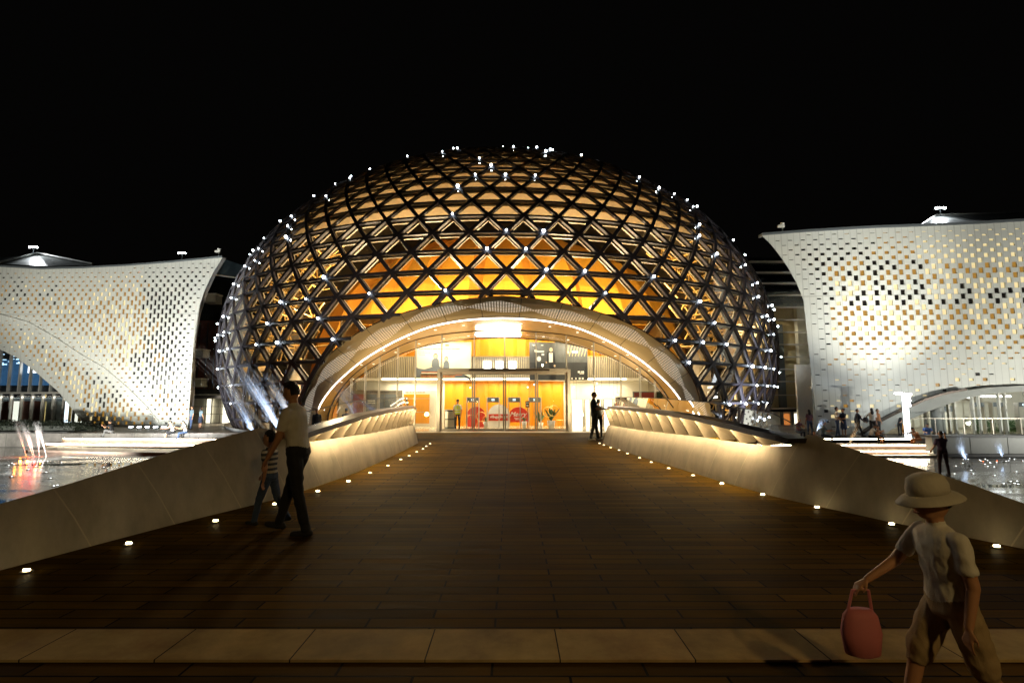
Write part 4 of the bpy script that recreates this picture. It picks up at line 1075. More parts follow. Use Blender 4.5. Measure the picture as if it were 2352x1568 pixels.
root = thing('billboard', 'dark red information board with pale scribbles standing behind the right parapet rail', 'information board', (X(1487, 31.5), 31.5, Z_DOOR))
mb = MB(); mb.box((X(1487, 31.5), 31.5, at(1176, 917, 31.5).z), (X(1522, 31.5) - X(1452, 31.5), .08, .95)); mb.build('frame', M['grey'], root)
mb = MB(); mb.box((X(1478, 31.5), 31.44, at(1176, 917, 31.5).z), (1.25, .05, .84)); mb.build('print', mat('dark_red_print', (0.22, 0.03, 0.02), .5, var=.4, scale=2), root)
mb = MB(); mb.box((X(1510, 31.5), 31.44, at(1176, 917, 31.5).z), (.42, .05, .84)); mb.build('print', mat('dark_green_print', (0.03, 0.06, 0.05), .5, var=.5, scale=3), root)
for x in (X(1456, 31.5), X(1518, 31.5)): mb = MB(); mb.tube([(x, 31.55, Z_DOOR), (x, 31.55, at(1176, 917, 31.5).z - .45)], .03, 6); mb.build('post', M['grey'], root)
# pendant lamps
for i, (u, v) in enumerate(((1318, 889), (1324, 921), (1367, 890), (1371, 880), (1382, 903), (1400, 892), (1410, 912), (1418, 906), (1212, 889), (1217, 917), (1080, 890), (1227, 883))):
    y = 32.0 - .25 * (i % 3); p = at(u, v, y)
    root = thing('pendant_lamp', 'small bare pendant bulb hanging from the lobby ceiling', 'pendant lamp', p, 'pendant bulbs in the lobby')
    mb = MB(); mb.ball(p, .055, seg=8, rg=6); mb.build('bulb', M['down'], root)
    mb = MB(); mb.tube([p + Vector((0, 0, .05)), (p.x, p.y, min(2.5 if y > 32.6 else arch_z(p.x, GL2) - .1, p.z + 2.5))], .006, 4); mb.build('cord', M['black'], root)
# ------------------------------------------------------------------ white perforated halls
def facade_mat(name, seam_every, seam_dark):
    m = mat(name, (0.62, 0.63, 0.57), 0.5, var=0.05, scale=0.5)
    n = m.node_tree; b = n.nodes['Principled BSDF']; src = b.inputs['Base Color'].links[0].from_socket
    uvn = n.nodes.new('ShaderNodeUVMap'); s = n.nodes.new('ShaderNodeSeparateXYZ'); n.links.new(uvn.outputs[0], s.inputs[0])
    def mm(op, a, c):
        x = n.nodes.new('ShaderNodeMath'); x.operation = op
        for i, q in enumerate((a, c)):
            if isinstance(q, (int, float)): x.inputs[i].default_value = q
            else: n.links.new(q, x.inputs[i])
        return x.outputs[0]
    f1 = mm('LESS_THAN', mm('FRACT', s.outputs[0], 0), 0.07)
    f3 = mm('LESS_THAN', mm('FRACT', mm('MULTIPLY', s.outputs[0], 1 / seam_every), 0), 0.16 / seam_every)
    fh = mm('LESS_THAN', mm('FRACT', mm('MULTIPLY', s.outputs[1], 0.125), 0), 0.012)
    tot = mm('MAXIMUM', mm('MAXIMUM', mm('MULTIPLY', f1, 0.30), mm('MULTIPLY', f3, seam_dark)), mm('MULTIPLY', fh, 0.25))
    mx = n.nodes.new('ShaderNodeMix'); mx.data_type = 'RGBA'; n.links.new(tot, mx.inputs[0]); n.links.new(src, mx.inputs[6]); mx.inputs[7].default_value = (0.08, 0.08, 0.07, 1)
    n.links.new(mx.outputs[2], b.inputs['Base Color'])
    return m
def facade(parent, name, m0, plan_y, X0, X1, ns, zlo, zhi, pitch, hole, depth_fn, wmul=0.6):
    """strips of cladding between X0 and X1; hole(u, v) -> (height fraction, pane material) ; depth_fn(u, v, P) moves the surface along the line of sight"""
    mb = MB(); cols = [lerp(X0, X1, i / ns) for i in range(ns + 1)]
    def S(x, z):
        P = Vector((x, plan_y(x), z)); u, v = proj(P); dd = depth_fn(u, v)
        return Vector((P.x * (P.y + dd) / P.y, P.y + dd, EYE + (P.z - EYE) * (P.y + dd) / P.y)) if dd else P
    for i in range(ns):
        xa, xb = cols[i], cols[i+1]; xc = (xa + xb) / 2; hw = (xb - xa) * wmul / 2
        la, lb, ha, hb = zlo(xa), zlo(xb), zhi(xa), zhi(xb)
        if ha - la < 0.05 and hb - lb < 0.05: continue
        la, lb = min(la, ha), min(lb, hb)
        lo, hi = max(la, lb), min(ha, hb)
        cuts = []
        k = int((lo + 4) / pitch) - 1
        while True:
            z = -4 + (k + (0.5 if i % 2 else 0.0)) * pitch; k += 1
            if z > hi - 0.2: break
            if z < lo + 0.2: continue
            u, v = proj(Vector((xc, plan_y(xc), z))); fr, pm_ = hole(u, v, i, k)
            if fr > 0.06: cuts.append((z - fr * pitch / 2, z + fr * pitch / 2, pm_))
        cuts = [c for c in cuts if c[0] > lo + 0.05 and c[1] < hi - 0.05]
        nbreak = [(la, lb)]
        def uvq(z0a, z0b, z1a, z1b, s0=0.0, s1=1.0): return ((i + s0, z0a), (i + s1, z0b), (i + s1, z1b), (i + s0, z1a))
        def panel(za0, zb0, za1, zb1):
            nn = max(1, int(max(za1 - za0, zb1 - zb0) / 0.3))
            for t in range(nn):
                a0, a1 = lerp(za0, za1, t / nn), lerp(za0, za1, (t + 1) / nn); b0, b1 = lerp(zb0, zb1, t / nn), lerp(zb0, zb1, (t + 1) / nn)
                mb.quad(S(xa, a0), S(xb, b0), S(xb, b1), S(xa, a1), 0, uvq(a0, b0, a1, b1))
        pa, pb = la, lb
        for z0, z1, pm_ in cuts:
            panel(pa, pb, z0, z0)
            A, B_, C_, D_ = S(xc - hw, z0), S(xc + hw, z0), S(xc + hw, z1), S(xc - hw, z1)
            mb.quad(S(xa, z0), A, D_, S(xa, z1), 0, uvq(z0, z0, z1, z1, 0, .2)); mb.quad(B_, S(xb, z0), S(xb, z1), C_, 0, uvq(z0, z0, z1, z1, .8, 1))
            back = Vector((0, 0.07, 0)); a, b, c, d = A + back, B_ + back, C_ + back, D_ + back
            for q in ((A, B_, b, a), (C_, D_, d, c), (B_, C_, c, b), (D_, A, a, d)): mb.quad(*q, 0)
            mb.quad(a, b, c, d, pm_)
            pa, pb = z1, z1
        panel(pa, pb, ha, hb)
    return mb.build(name, [m0, M['darkpane'], M['goldpane'], M['palepane']], parent)

rh = random.Random(11)
# ---------- left hall
M['fac_l'] = facade_mat('ivory_cladding_strip', 3, 0.10)
planL = lambda x: 40 + 0.03 * (-25 - x)
def pxL(u, v):
    d = ray(u, v); Y = 39.25 / (1 + 0.03 * d.x); return (d.x * Y, EYE + d.z * Y)
topL = [(-140, 606), (-60, 609), (0, 612.4), (96, 618), (193, 616), (289, 611), (385.5, 603.5), (462.6, 596), (511, 591)]
archL = [(-140, 735), (-60, 772), (0, 802), (38.5, 821), (77, 850), (135, 900), (173, 948.6), (203, 988)]
sideL = [(439, 880), (440, 800), (443, 771), (453, 717), (468, 671), (487.7, 628.6), (511, 592)]
crease = [(-140, 690), (-60, 708), (0, 722), (65.5, 740), (127, 775), (185, 813.6), (239, 844.5), (289, 887), (339, 935), (372, 980)]
tp = [pxL(*q) for q in topL]; ar = [pxL(*q) for q in archL]; sd = [pxL(*q) for q in sideL]
XR, XA, XS = tp[-1][0], ar[-1][0], sd[0][0]
zhiL = lambda x: interp(x, [q[0] for q in tp], [q[1] for q in tp])
def zloL(x):
    if x < XA: return max(Z_PLAZA, interp(x, [q[0] for q in ar], [q[1] for q in ar]))
    if x < XS: return Z_PLAZA
    return interp(x, [q[0] for q in sd], [q[1] for q in sd])
def depL(u, v):
    vc = interp(u, [q[0] for q in crease], [q[1] for q in crease])
    bul = 0.9 * sin(pi * max(0, min(1, (v - 600) / 390))) * smooth((u - 60) / 300)
    if v > vc and u < 385:
        va = interp(u, [q[0] for q in archL], [q[1] for q in archL]) if u < 203 else 990
        t = (v - vc) / max(30, (va - vc)); 
        return 2.4 * min(1.15, max(0, t)) * (1 - smooth((u - 200) / 190)) - bul * (1 - smooth((v - vc) / 110))
    return -bul
def holeL(u, v, i, k):
    vc = interp(u, [q[0] for q in crease], [q[1] for q in crease]); vt = interp(u, [q[0] for q in topL], [q[1] for q in topL])
    us = interp(v, [592, 628, 671, 717, 771, 990], [511, 487, 468, 453, 443, 440])
    if v < vc or u > 372:
        lim = vc if u < 372 else 990
        d = min((v - vt - 8) / 75, (us - u - 4) / 60, (lim - v - 4) / (60 if u < 330 else 90))
        mx_ = 0.36 + 0.20 * smooth((u - 150) / 200)
        if 225 < u < 345 and 845 < v < vc: d *= .6
    else:
        va = interp(u, [q[0] for q in archL], [q[1] for q in archL]) if u < 203 else 984
        d = min((v - vc - 10) / 45, (va - v - 14) / 45) if u < 203 else min((v - vc - 10) / 50, (va - v + 6) / 45, 1)
        mx_ = 0.46 + .10 * smooth((u - 160) / 80)
    f = mx_ * max(0, min(1, d)) + (0.09 if d > -0.12 else 0)
    # which panes are lit
    warm = smooth((370 - u) / 70) if v < 815 or u < 300 else 0.15
    if v > vc and u < 372: warm = 0.95 if u < 225 or v > 930 else 0.45
    if v > 925: warm = max(warm, .75)
    r = rh.random()
    if r > warm: m_ = 1
    else:
        band = sin(i * 1.9) * 0.5 + .5
        pale = .16 + (.25 if 215 < u < 300 and 640 < v < 830 else 0) + (.2 if u < 215 and v > 760 else 0)
        m_ = 3 if rh.random() < pale else 2
        if u < 130 and v < 705 and rh.random() < .45: m_ = 1
    return f, m_
hallL = thing('white_hall', 'ivory perforated hall with a swept concave edge and a diagonal fold, left of the dome', 'hall', (-34, 42, Z_PLAZA))
X0 = tp[0][0]; ns = int(round((XR - X0) / 0.315))
facL = facade(hallL, 'perforated_facade', M['fac_l'], planL, X0, XR, ns, zloL, zhiL, 0.70, holeL, depL, 0.58)
mb = MB(); fold = [at(u, v, planL(pxL(u, v)[0]) + depL(u, v - .5) - .03) for u, v in [(lerp(-100, 372, i / 40), interp(lerp(-100, 372, i / 40), [q[0] for q in crease], [q[1] for q in crease])) for i in range(41)]]
mb.tube(fold, .035, 6); mb.build('fold_lit_edge', M['white'], hallL)  # thin tube added to stand for the lit edge of the fold
mb = MB()
tpl = [Vector((x, planL(x), z)) for x, z in tp]
mb.loft([[q + Vector((0, -0.1, -0.02)), q + Vector((0, -0.1, 0.12)), q + Vector((0, 0.5, 0.12)), q + Vector((0, 0.5, -0.02))] for q in tpl]); mb.build('roof_edge_trim', M['grey'], hallL)
sp_ = [Vector((x, planL(x), z)) for x, z in sd]; sp_ = [Vector((sp_[0].x, sp_[0].y, Z_PLAZA))] + sp_
mb = MB()
mb.loft([[q + Vector((0.01, 0.03, 0)), q + Vector((0.10, -0.05, 0)), q + Vector((0.16, 0.25, 0)), q + Vector((0.08, 0.25, 0))] for q in sp_]); mb.build('edge_trim', M['greystone'], hallL)
mb = MB()
for i in range(len(sp_) - 1): mb.quad(sp_[i] + Vector((.06, .2, 0)), sp_[i+1] + Vector((.06, .2, 0)), sp_[i+1] + Vector((-6, 6, 0)), sp_[i] + Vector((-6, 6, 0)))
mb.build('return_wall', M['darkmetal'] if 'darkmetal' in M else M['grey'], hallL)
asp = [Vector((x, planL(x) + 2.0, z)) for x, z in ar]
mb = MB()
for i in range(len(ar) - 1):
    a, b = ar[i], ar[i+1]
    pa = at(*archL[i], planL(a[0]) + depL(*archL[i])); pb = at(*archL[i+1], planL(b[0]) + depL(*archL[i+1]))
    mb.quad(pa, pb, pb + Vector((0, 3.0, 0.1)), pa + Vector((0, 3.0, 0.1)))
mb.build('arch_reveal', M['greystone2'], hallL)
# roof behind the parapet and its floodlight
mb = MB(); AP = at(88, 584, 47)
rp = [at(-150, 606, 45), at(0, 606, 44.5), at(110, 611, 44.5), at(215, 609, 47)]
for i in range(3): mb.tri(rp[i], rp[i+1], AP)
bk = [q + Vector((0, 14, 0)) for q in rp]
for i in range(3): mb.quad(rp[i+1] if False else AP, AP + Vector((0, 0.01, 0)), bk[i+1], bk[i])
m = mat('dark_roof_tile', (0.13, 0.14, 0.14), 0.35, 0.2); n = m.node_tree; b = n.nodes['Principled BSDF']
br = n.nodes.new('ShaderNodeTexBrick'); br.inputs['Scale'].default_value = 1.0; br.inputs['Brick Width'].default_value = 1.0; br.inputs['Row Height'].default_value = .22; br.inputs['Mortar Size'].default_value = .025
br.inputs['Color1'].default_value = (.17, .18, .175, 1); br.inputs['Color2'].default_value = (.11, .12, .12, 1); br.inputs['Mortar'].default_value = (.012, .013, .014, 1)
tcn = n.nodes.new('ShaderNodeTexCoord'); mpn = n.nodes.new('ShaderNodeMapping'); mpn.inputs['Rotation'].default_value = (pi / 2, 0, 0)
n.links.new(tcn.outputs['Object'], mpn.inputs[0]); n.links.new(mpn.outputs[0], br.inputs[0]); n.links.new(br.outputs[0], b.inputs['Base Color'])
M['tile'] = m
mb.build('tiled_roof', m, hallL)
mb = MB(); mb.tube([rp[1] + Vector((0, -.1, .1)), AP + Vector((0, -.1, .1)), rp[3] + Vector((0, -.1, .1))], .10, 5); mb.build('ridge_trim', M['greystone2'], hallL)
# glazed ground-floor hall under the arch
yg = 43.6
Xg = lambda u: (u - 1176) * yg / FPX
Zg = lambda v, u=60: at(u, v, yg).z
mb = MB(); mb.quad((Xg(-190), yg, Z_PLAZA), (Xg(245), yg, Z_PLAZA), (Xg(245), yg, Zg(740)), (Xg(-190), yg, Zg(740))); mb.build('curtain_glazing', glass_mat('tinted_glass', (.55, .62, .66), 1.6, .05), hallL)
mb = MB(); ul_ = [9.9 + 24.2 * k for k in range(-7, 9)]
for u in ul_: mb.box((Xg(u), yg - .06, (Z_PLAZA + Zg(902)) / 2), (.10, .22, Zg(902) - Z_PLAZA))
for u in [x - 9 for x in ul_]: mb.box((Xg(u), yg - .06, (Zg(901) + Zg(745)) / 2), (.10, .22, Zg(745) - Zg(901)))
mb.box((Xg(30), yg - .08, Zg(902)), (16.5, .30, .16))
mb.build('curtain_wall_mullion', M['alu'], hallL)
mb = MB(); mb.box((Xg(30), yg + 4.4, 4.5), (17, .2, 11)); mb.build('foyer_back_wall', mat('dim_foyer_wall', (.10, .09, .08), .7, var=.3), hallL)
mb = MB(); mb.box((Xg(30), yg + 2.2, Zg(917)), (16.5, 4.2, .3)); mb.build('foyer_ceiling', M['grey'], hallL)
for a, b, mt, nm in ((-70, 40, 'brick', 'brick_wall'), (42, 58, 'glow', 'lit_doorway'), (60, 108, 'brick', 'brick_wall'), (110, 139, 'whitewall', 'lit_cabinet'), (141, 158, 'whitewall', 'lit_cabinet'), (160, 176, 'glowcool', 'lit_doorway'), (178, 215, 'glow', 'lit_doorway')):
    y2 = yg + 3.6; x2 = lambda u: (u - 1176) * y2 / FPX
    mb = MB(); mb.box(((x2(a) + x2(b)) / 2, y2 + .1 * (nm[0] == 'b'), (Z_PLAZA + Zg(922)) / 2), (x2(b) - x2(a), .2, Zg(922) - Z_PLAZA)); mb.build(nm, M[mt], hallL)
for u, w_ in ((110, 3), (134, 3), (47, 2)):
    mb = MB(); mb.box((Xg(u), yg + 2.6, .6), (.22, .1, 2.6)); mb.build('interior_post', M['goldtrim'], hallL)
mb = MB(); p0, p1 = at(39, 855, yg - .5), at(68, 832, yg - .5); mb.box(((p0.x + p1.x) / 2, yg + .5, (p0.z + p1.z) / 2), (p1.x - p0.x, .12, p1.z - p0.z)); mb.build('lit_screen', lamp_mat('lit_screen_face', (1, .97, 1), 3.5), hallL)
mb = MB()
for i in range(26):
    u, v = rh.uniform(-40, 62), rh.uniform(812, 838); p = at(u, v, yg + 2.0); mb.box(p, (rh.uniform(.1, .7), .05, rh.uniform(.04, .12)))
mb.build('blue_reflection_flecks', lamp_mat('blue_reflection_glow', (.55, .8, 1.0), 3.0, False), hallL)  # glowing flecks stand for sky-blue reflections in the upper glazing
mb = MB(); mb.box((Xg(0), yg + 4.2, Zg(850)), (9, .1, 2.4)); mb.build('blue_sheen_wall', mat('blue_sheen_wall', (.10, .2, .34), .6, var=.6, scale=.6, emit=(.10, .30, .60), estr=.35), hallL)  # blue reflection of the upper glazing put into colour and emission
# dark link building between the left hall and the dome
yk = 46.0
Xk = lambda u: (u - 1176) * yk / FPX
lk = thing('link_building', 'dark glazed link with grey balconies and reddish glass between left hall and dome', 'building', (Xk(490), yk, Z_PLAZA))
zk = lambda v: at(500, v, yk).z
M['darkred'] = mat('reflecting_dark_red_glass', (.10, .035, .025), .12, var=.6, scale=.35, stretch=(1, 1, .4))
mb = MB(); mb.box(((Xk(430) + Xk(620)) / 2, yk + .5, (zk(905) + zk(640)) / 2), (Xk(620) - Xk(430), .4, zk(640) - zk(905))); mb.build('dark_wall', M['darkglass'], lk)
mb = MB(); mb.box(((Xk(442) + Xk(535)) / 2, yk + .2, (zk(893) + zk(735)) / 2), (Xk(535) - Xk(442), .1, zk(735) - zk(893))); mb.build('red_glass_wall', M['darkred'], lk)
for u in (452, 470, 488, 506): mb = MB(); mb.box((Xk(u), yk + .1, (zk(893) + zk(740)) / 2), (.06, .06, zk(740) - zk(893))); mb.build('mullion', M['black'], lk)
for (u0, u1, v0, v1) in ((473, 499, 681, 699), (447, 478, 806, 822), (447, 478, 872, 888)):
    mb = MB(); mb.box(((Xk(u0) + Xk(u1)) / 2, yk - .4, (zk(v0) + zk(v1)) / 2), (Xk(u1) - Xk(u0), 1.0, zk(v0) - zk(v1))); bl = mb.build('balcony', M['greystone2'], lk)
    mb = MB(); mb.box(((Xk(u0) + Xk(u1)) / 2, yk - .5, zk(v0) + .06), (Xk(u1) - Xk(u0) + .2, 1.1, .10)); mb.build('balcony_coping', M['white'], bl)
mb = MB(); a, b, c, d = at(508, 593, 41.5), at(575, 615, 46), at(560, 640, 46), at(488, 630, 41.5)
mb.loft([[a, b, c, d], [q + Vector((0, .3, .02)) for q in (a, b, c, d)]]); mb.build('roof_wing', mat('dark_teal_metal', (.05, .075, .085), .4, .3), lk)
mb = MB(); mb.tube([d + Vector((0, -.05, 0)), c + Vector((0, -.05, 0))], .07, 5); mb.build('wing_edge_trim', M['white'], lk)
mb = MB(); mb.box(((Xk(440) + Xk(560)) / 2, yk - .6, zk(911)), (Xk(560) - Xk(440), 1.0, .3)); mb.build('canopy', M['black'], lk)
mb = MB(); mb.quad((Xk(440), yk - .3, Z_PLAZA), (Xk(545), yk - .3, Z_PLAZA), (Xk(545), yk - .3, zk(915)), (Xk(440), yk - .3, zk(915))); mb.build('entrance_glazing', M['glass'], lk)
for u in (452, 484, 497, 516): mb = MB(); mb.box((Xk(u), yk - .35, (Z_PLAZA + zk(915)) / 2), (.08, .08, zk(915) - Z_PLAZA)); mb.build('door_mullion', M['steel'], lk)
for v in (933, 950): mb = MB(); mb.box((Xk(490), yk - .35, zk(v)), (4.0, .05, .05)); mb.build('door_rail', M['steel'], lk)
mb = MB(); mb.box((Xk(490), yk + 1.4, 1), (5.4, .1, 3.8)); mb.build('lit_back_wall', M['whitewall'], lk)
for u, w_ in ((468, .5), (512, .9)): mb = MB(); mb.box((Xk(u), yk + 1.2, .2), (w_, .06, 2.2)); mb.build('lit_panel', M['glow'], lk)

# ---------- right hall
M['fac_r'] = facade_mat('ivory_cladding_panel', 3, 0.22)
planR = lambda x: 33 - 0.10 * (x - 19.3)
def pxR(u, v):
    d = ray(u, v); Y = 34.93 / (1 + 0.10 * d.x); return (d.x * Y, EYE + d.z * Y)
topR = [(1750, 540.5), (1862, 532), (2000, 524), (2112, 520), (2240, 514.5), (2352, 508), (2500, 500)]
sideR = [(1750, 541), (1772, 562), (1792, 588), (1810, 614), (1826, 642), (1840, 672), (1851, 706), (1858, 740), (1862, 775), (1864, 830), (1865, 900)]
lowR = [(1985, 996), (2025.4, 968), (2063, 948.4), (2088, 936.7), (2125, 920), (2166, 907), (2220.7, 896), (2275, 889), (2352, 885), (2500, 886)]
lowR2 = [(1992, 1004), (2025.4, 998.4), (2088, 964), (2125, 947.6), (2150.4, 936.7), (2181.7, 926.5), (2213, 915.6), (2260, 905.4), (2307, 900), (2352, 898.4), (2500, 899)]
tr, sr, lr = [pxR(*q) for q in topR], [pxR(*q) for q in sideR], [pxR(*q) for q in lowR]
zhiR = lambda x: interp(x, [q[0] for q in tr], [q[1] for q in tr])
def zloR(x):
    if x < sr[-2][0]: return interp(x, [q[0] for q in sr], [q[1] for q in sr])
    if x < lr[0][0]: return Z_PLAZA
    return max(Z_PLAZA, interp(x, [q[0] for q in lr], [q[1] for q in lr]))
def holeR(u, v, i, k):
    vt = interp(u, [q[0] for q in topR], [q[1] for q in topR]); us = interp(v, [541, 588, 642, 706, 775, 1000], [1750, 1792, 1826, 1851, 1862, 1862])
    seam = interp(u, [1860, 1980, 2200, 2352, 2500], [935, 915, 862, 832, 805])
    d = min((v - vt - 12) / 85, (u - us - 30) / 70)
    hi_ = 0.46; mid = smooth((u - 1850) / 150)
    if v > 735: d = min(d, 1 - (v - 735) / 90 * lerp(.75, .85, mid))
    f = hi_ * max(0, min(1, d)) + (0.08 if d > -.25 else 0)
    if v > 800 and v < seam: f = max(.08, min(f, .16)) if rh.random() < .8 else 0
    if v >= seam: f = rh.choice((.09, .09, .22, .3)) if u > us + 25 else .1
    if v >= seam and u > 1985 and rh.random() < .35: f = .0
    r = rh.random()
    if u < 1905: m_ = 1
    elif v > seam - 15: m_ = 3 if r < .6 else (2 if r < .85 else 1)
    elif v < 600: m_ = 1 if u < 2010 and r < .8 else 3 if u > 2100 else 2
    elif v < 650: m_ = (2 if r < .5 else 1) if u < 2130 else (2 if r < .6 else 3)
    elif v < 700: m_ = 1 if r < .62 else 3
    else: m_ = 2 if r < .62 else 3
    return f, m_
hallR = thing('white_hall', 'large white perforated hall with amber lit openings and an arched foyer, right of the dome', 'hall', (26, 34, Z_PLAZA))
nsr = int(round((tr[-1][0] - tr[0][0]) / 0.395))
depR = lambda u, v: 0.0
facade(hallR, 'perforated_facade', M['fac_r'], planR, tr[0][0], tr[-1][0], nsr, zloR, zhiR, 0.66, holeR, depR, 0.68)
mb = MB(); mb.loft([[q + Vector((0, -.12, -.02)), q + Vector((0, -.12, .14)), q + Vector((0, .5, .14)), q + Vector((0, .5, -.02))] for q in [Vector((x, planR(x), z)) for x, z in tr]]); mb.build('roof_edge_trim', M['grey'], hallR)
spr = [Vector((x, planR(x), z)) for x, z in sr]; spr.append(Vector((spr[-1].x, spr[-1].y, Z_PLAZA)))
mb = MB()
for i in range(len(spr) - 1): mb.quad(spr[i] + Vector((0, .05, 0)), spr[i+1] + Vector((0, .05, 0)), spr[i+1] + Vector((6, 7, 0)), spr[i] + Vector((6, 7, 0)))
mb.build('return_wall', M['grey'], hallR)
# sloping ramp band with dark handrail above the foyer arch
mb = MB(); yb2 = lambda u: pxR(u, 900) and (34.93 / (1 + .10 * ray(u, 900).x)) - 0.45
A = [at(u, v, yb2(u)) for u, v in lowR]; 
B = [at(u, interp(u, [q[0] for q in lowR2], [q[1] for q in lowR2]), yb2(u) + .25) for u, v in lowR]
mb.loft([[A[i], B[i], B[i] + Vector((0, .5, 0)), A[i] + Vector((0, .5, 0))] for i in range(len(A))]); band_ = mb.build('ramp_band', M['greystone2'], hallR)
mb = MB(); mb.loft([[p + Vector((0, -.03, .0)), p + Vector((0, -.03, .14)), p + Vector((0, .3, .14)), p + Vector((0, .3, 0))] for p in A[:7]]); mb.build('ramp_handrail', M['rail'], band_)
# arched bright foyer
yf = 33.4
Xf = lambda u: (u - 1176) * yf / FPX
Zf = lambda v: at(2250, v, yf).z
mb = MB(); mb.quad((Xf(2000), yf, Z_PLAZA), (Xf(2520), yf, Z_PLAZA), (Xf(2520), yf, Zf(893)), (Xf(2000), yf, Zf(893))); mb.build('foyer_glazing', M['glass'], hallR)
for u in (2114, 2168, 2182, 2224, 2238, 2284, 2298, 2345, 2400): mb = MB(); mb.box((Xf(u), yf - .05, (Z_PLAZA + Zf(893)) / 2), (.09, .18, Zf(893) - Z_PLAZA)); mb.build('foyer_mullion', M['white'], hallR)
mb = MB(); mb.box((Xf(2250), yf + 5.5, 1.2), (18, .2, 5.5)); mb.build('foyer_back_wall', M['whitewall'], hallR)
mb = MB(); mb.box((Xf(2250), yf + 2.8, Zf(897) + .3), (16, 5.6, .2)); mb.build('foyer_ceiling', M['whitewall'], hallR)
mb = MB(); mb.box((Xf(2260), yf + 2.8, Z_PLAZA + .005), (16, 5.6, .01)); mb.build('foyer_floor', M['floor_l'], hallR)
mb = MB(); mb.box((Xf(2214), yf + .9, Zf(912)), (2.2, .3, .12)); mb.build('ceiling_lamp', M['walllamp'], hallR)
mb = MB(); mb.box((Xf(2330), yf + 1.5, Zf(910)), (1.6, .5, .1)); mb.build('ceiling_lamp', M['walllamp'], hallR)
mb = MB(); mb.lathe([(.36, 0), (.36, Zf(905) - Z_PLAZA)], (Xf(2118), yf - .9, Z_PLAZA), 20); mb.build('round_column', M['greystone2'], hallR, True)
for (a, b, v0, v1, mt, nm) in ((2058, 2075, 960, 995, 'honey', 'lit_doorway'), (2131, 2150, 942, 995, 'glow', 'lit_doorway'), (2152, 2178, 932, 945, 'grey', 'transom'), (2158, 2175, 946, 995, 'whitewall', 'door_leaf'), (2286, 2297, 962, 992, 'honey', 'orange_display'), (2225, 2240, 962, 985, 'leaf', 'plant_bed'), (2255, 2275, 965, 986, 'leaf', 'plant_bed'), (2300, 2322, 966, 986, 'leaf', 'plant_bed'), (2136, 2148, 930, 940, 'red', 'red_notice')):
    y2 = yf + 2.4; x2 = lambda u: (u - 1176) * y2 / FPX; z2 = lambda v: at(2200, v, y2).z
    mb = MB()
    if nm == 'plant_bed':
        for q in range(220):
            c = Vector((rh.uniform(x2(a), x2(b)), y2 + rh.uniform(-.2, .2), rh.uniform(z2(v1), z2(v0)))); dd = Vector((rh.gauss(0, 1), rh.gauss(0, 1), rh.gauss(0, 1))).normalized() * .09; e = dd.orthogonal().normalized() * .04
            mb.quad(c - dd, c + e, c + dd, c - e)
        mb.box(((x2(a) + x2(b)) / 2, y2, (Z_PLAZA + z2(v1)) / 2), (x2(b) - x2(a), .4, z2(v1) - Z_PLAZA))
    else: mb.box(((x2(a) + x2(b)) / 2, y2, (z2(v0) + z2(v1)) / 2), (x2(b) - x2(a), .1, z2(v0) - z2(v1)))
    mb.build(nm, M[mt], hallR)
for k, (u, lab) in enumerate(((2236, 'grey security gate in the right foyer, nearest the round column'), (2280, 'grey security gate in the right foyer, middle of the row'), (2338, 'grey security gate in the right foyer, farthest from the round column'))):
    xg, yy = Xf(u) * (yf + 1.2) / yf, yf + 1.2
    root = thing('security_gate', lab, 'security gate', (xg, yy, Z_PLAZA), 'walk-through security gates in the right foyer')
    for s in (-1, 1): mb = MB(); mb.box((xg + s * .37, yy, Z_PLAZA + 1.0), (.06, .3, 2.0)); mb.build('side_post', M['alu'], root)
    mb = MB(); mb.box((xg, yy, Z_PLAZA + 1.86), (.69, .28, .28)); h = mb.build('header_box', M['grey'], root)
    mb = MB(); mb.box((xg, yy - .145, Z_PLAZA + 1.86), (.16, .01, .09)); mb.build('display', M['screen'], h)
# glass guard rail in front of the foyer
root = thing('guard_rail', 'thin steel guard rail with glass panes on the planter wall in front of the foyer', 'railing', (Xf(2240), 29.2, Z_PLAZA))
mb = MB(); mb.box((Xf(2250) - 2, 29.0, .32), (13, .04, .04)); mb.build('top_rail', M['steel'], root)
for k in range(9): mb = MB(); mb.box((Xf(2250) - 8.4 + 1.6 * k, 29.0, -.13), (.03, .03, .9)); mb.build('post', M['steel'], root)
for k in range(8): mb = MB(); mb.quad((Xf(2250) - 8.36 + 1.6 * k, 29.0, -.5), (Xf(2250) - 6.84 + 1.6 * k, 29.0, -.5), (Xf(2250) - 6.84 + 1.6 * k, 29.0, .28), (Xf(2250) - 8.36 + 1.6 * k, 29.0, .28)); mb.build('glass_pane', M['glass'], root)
# right roof
mb = MB(); a, b, c, d = at(2108, 521, 36), at(2150, 494, 38), at(2352, 489, 36), at(2520, 486, 34); e, f = at(2520, 500, 32), at(2352, 509, 33)
mb.add([a, b, c, f], [(0, 1, 2, 3)]); mb.add([f, c, d, e], [(0, 1, 2, 3)]); mb.build('tiled_roof', M['tile'], hallR)
mb = MB(); mb.tube([a, b, c, d], .08, 5); mb.build('ridge_trim', M['greystone2'], hallR)
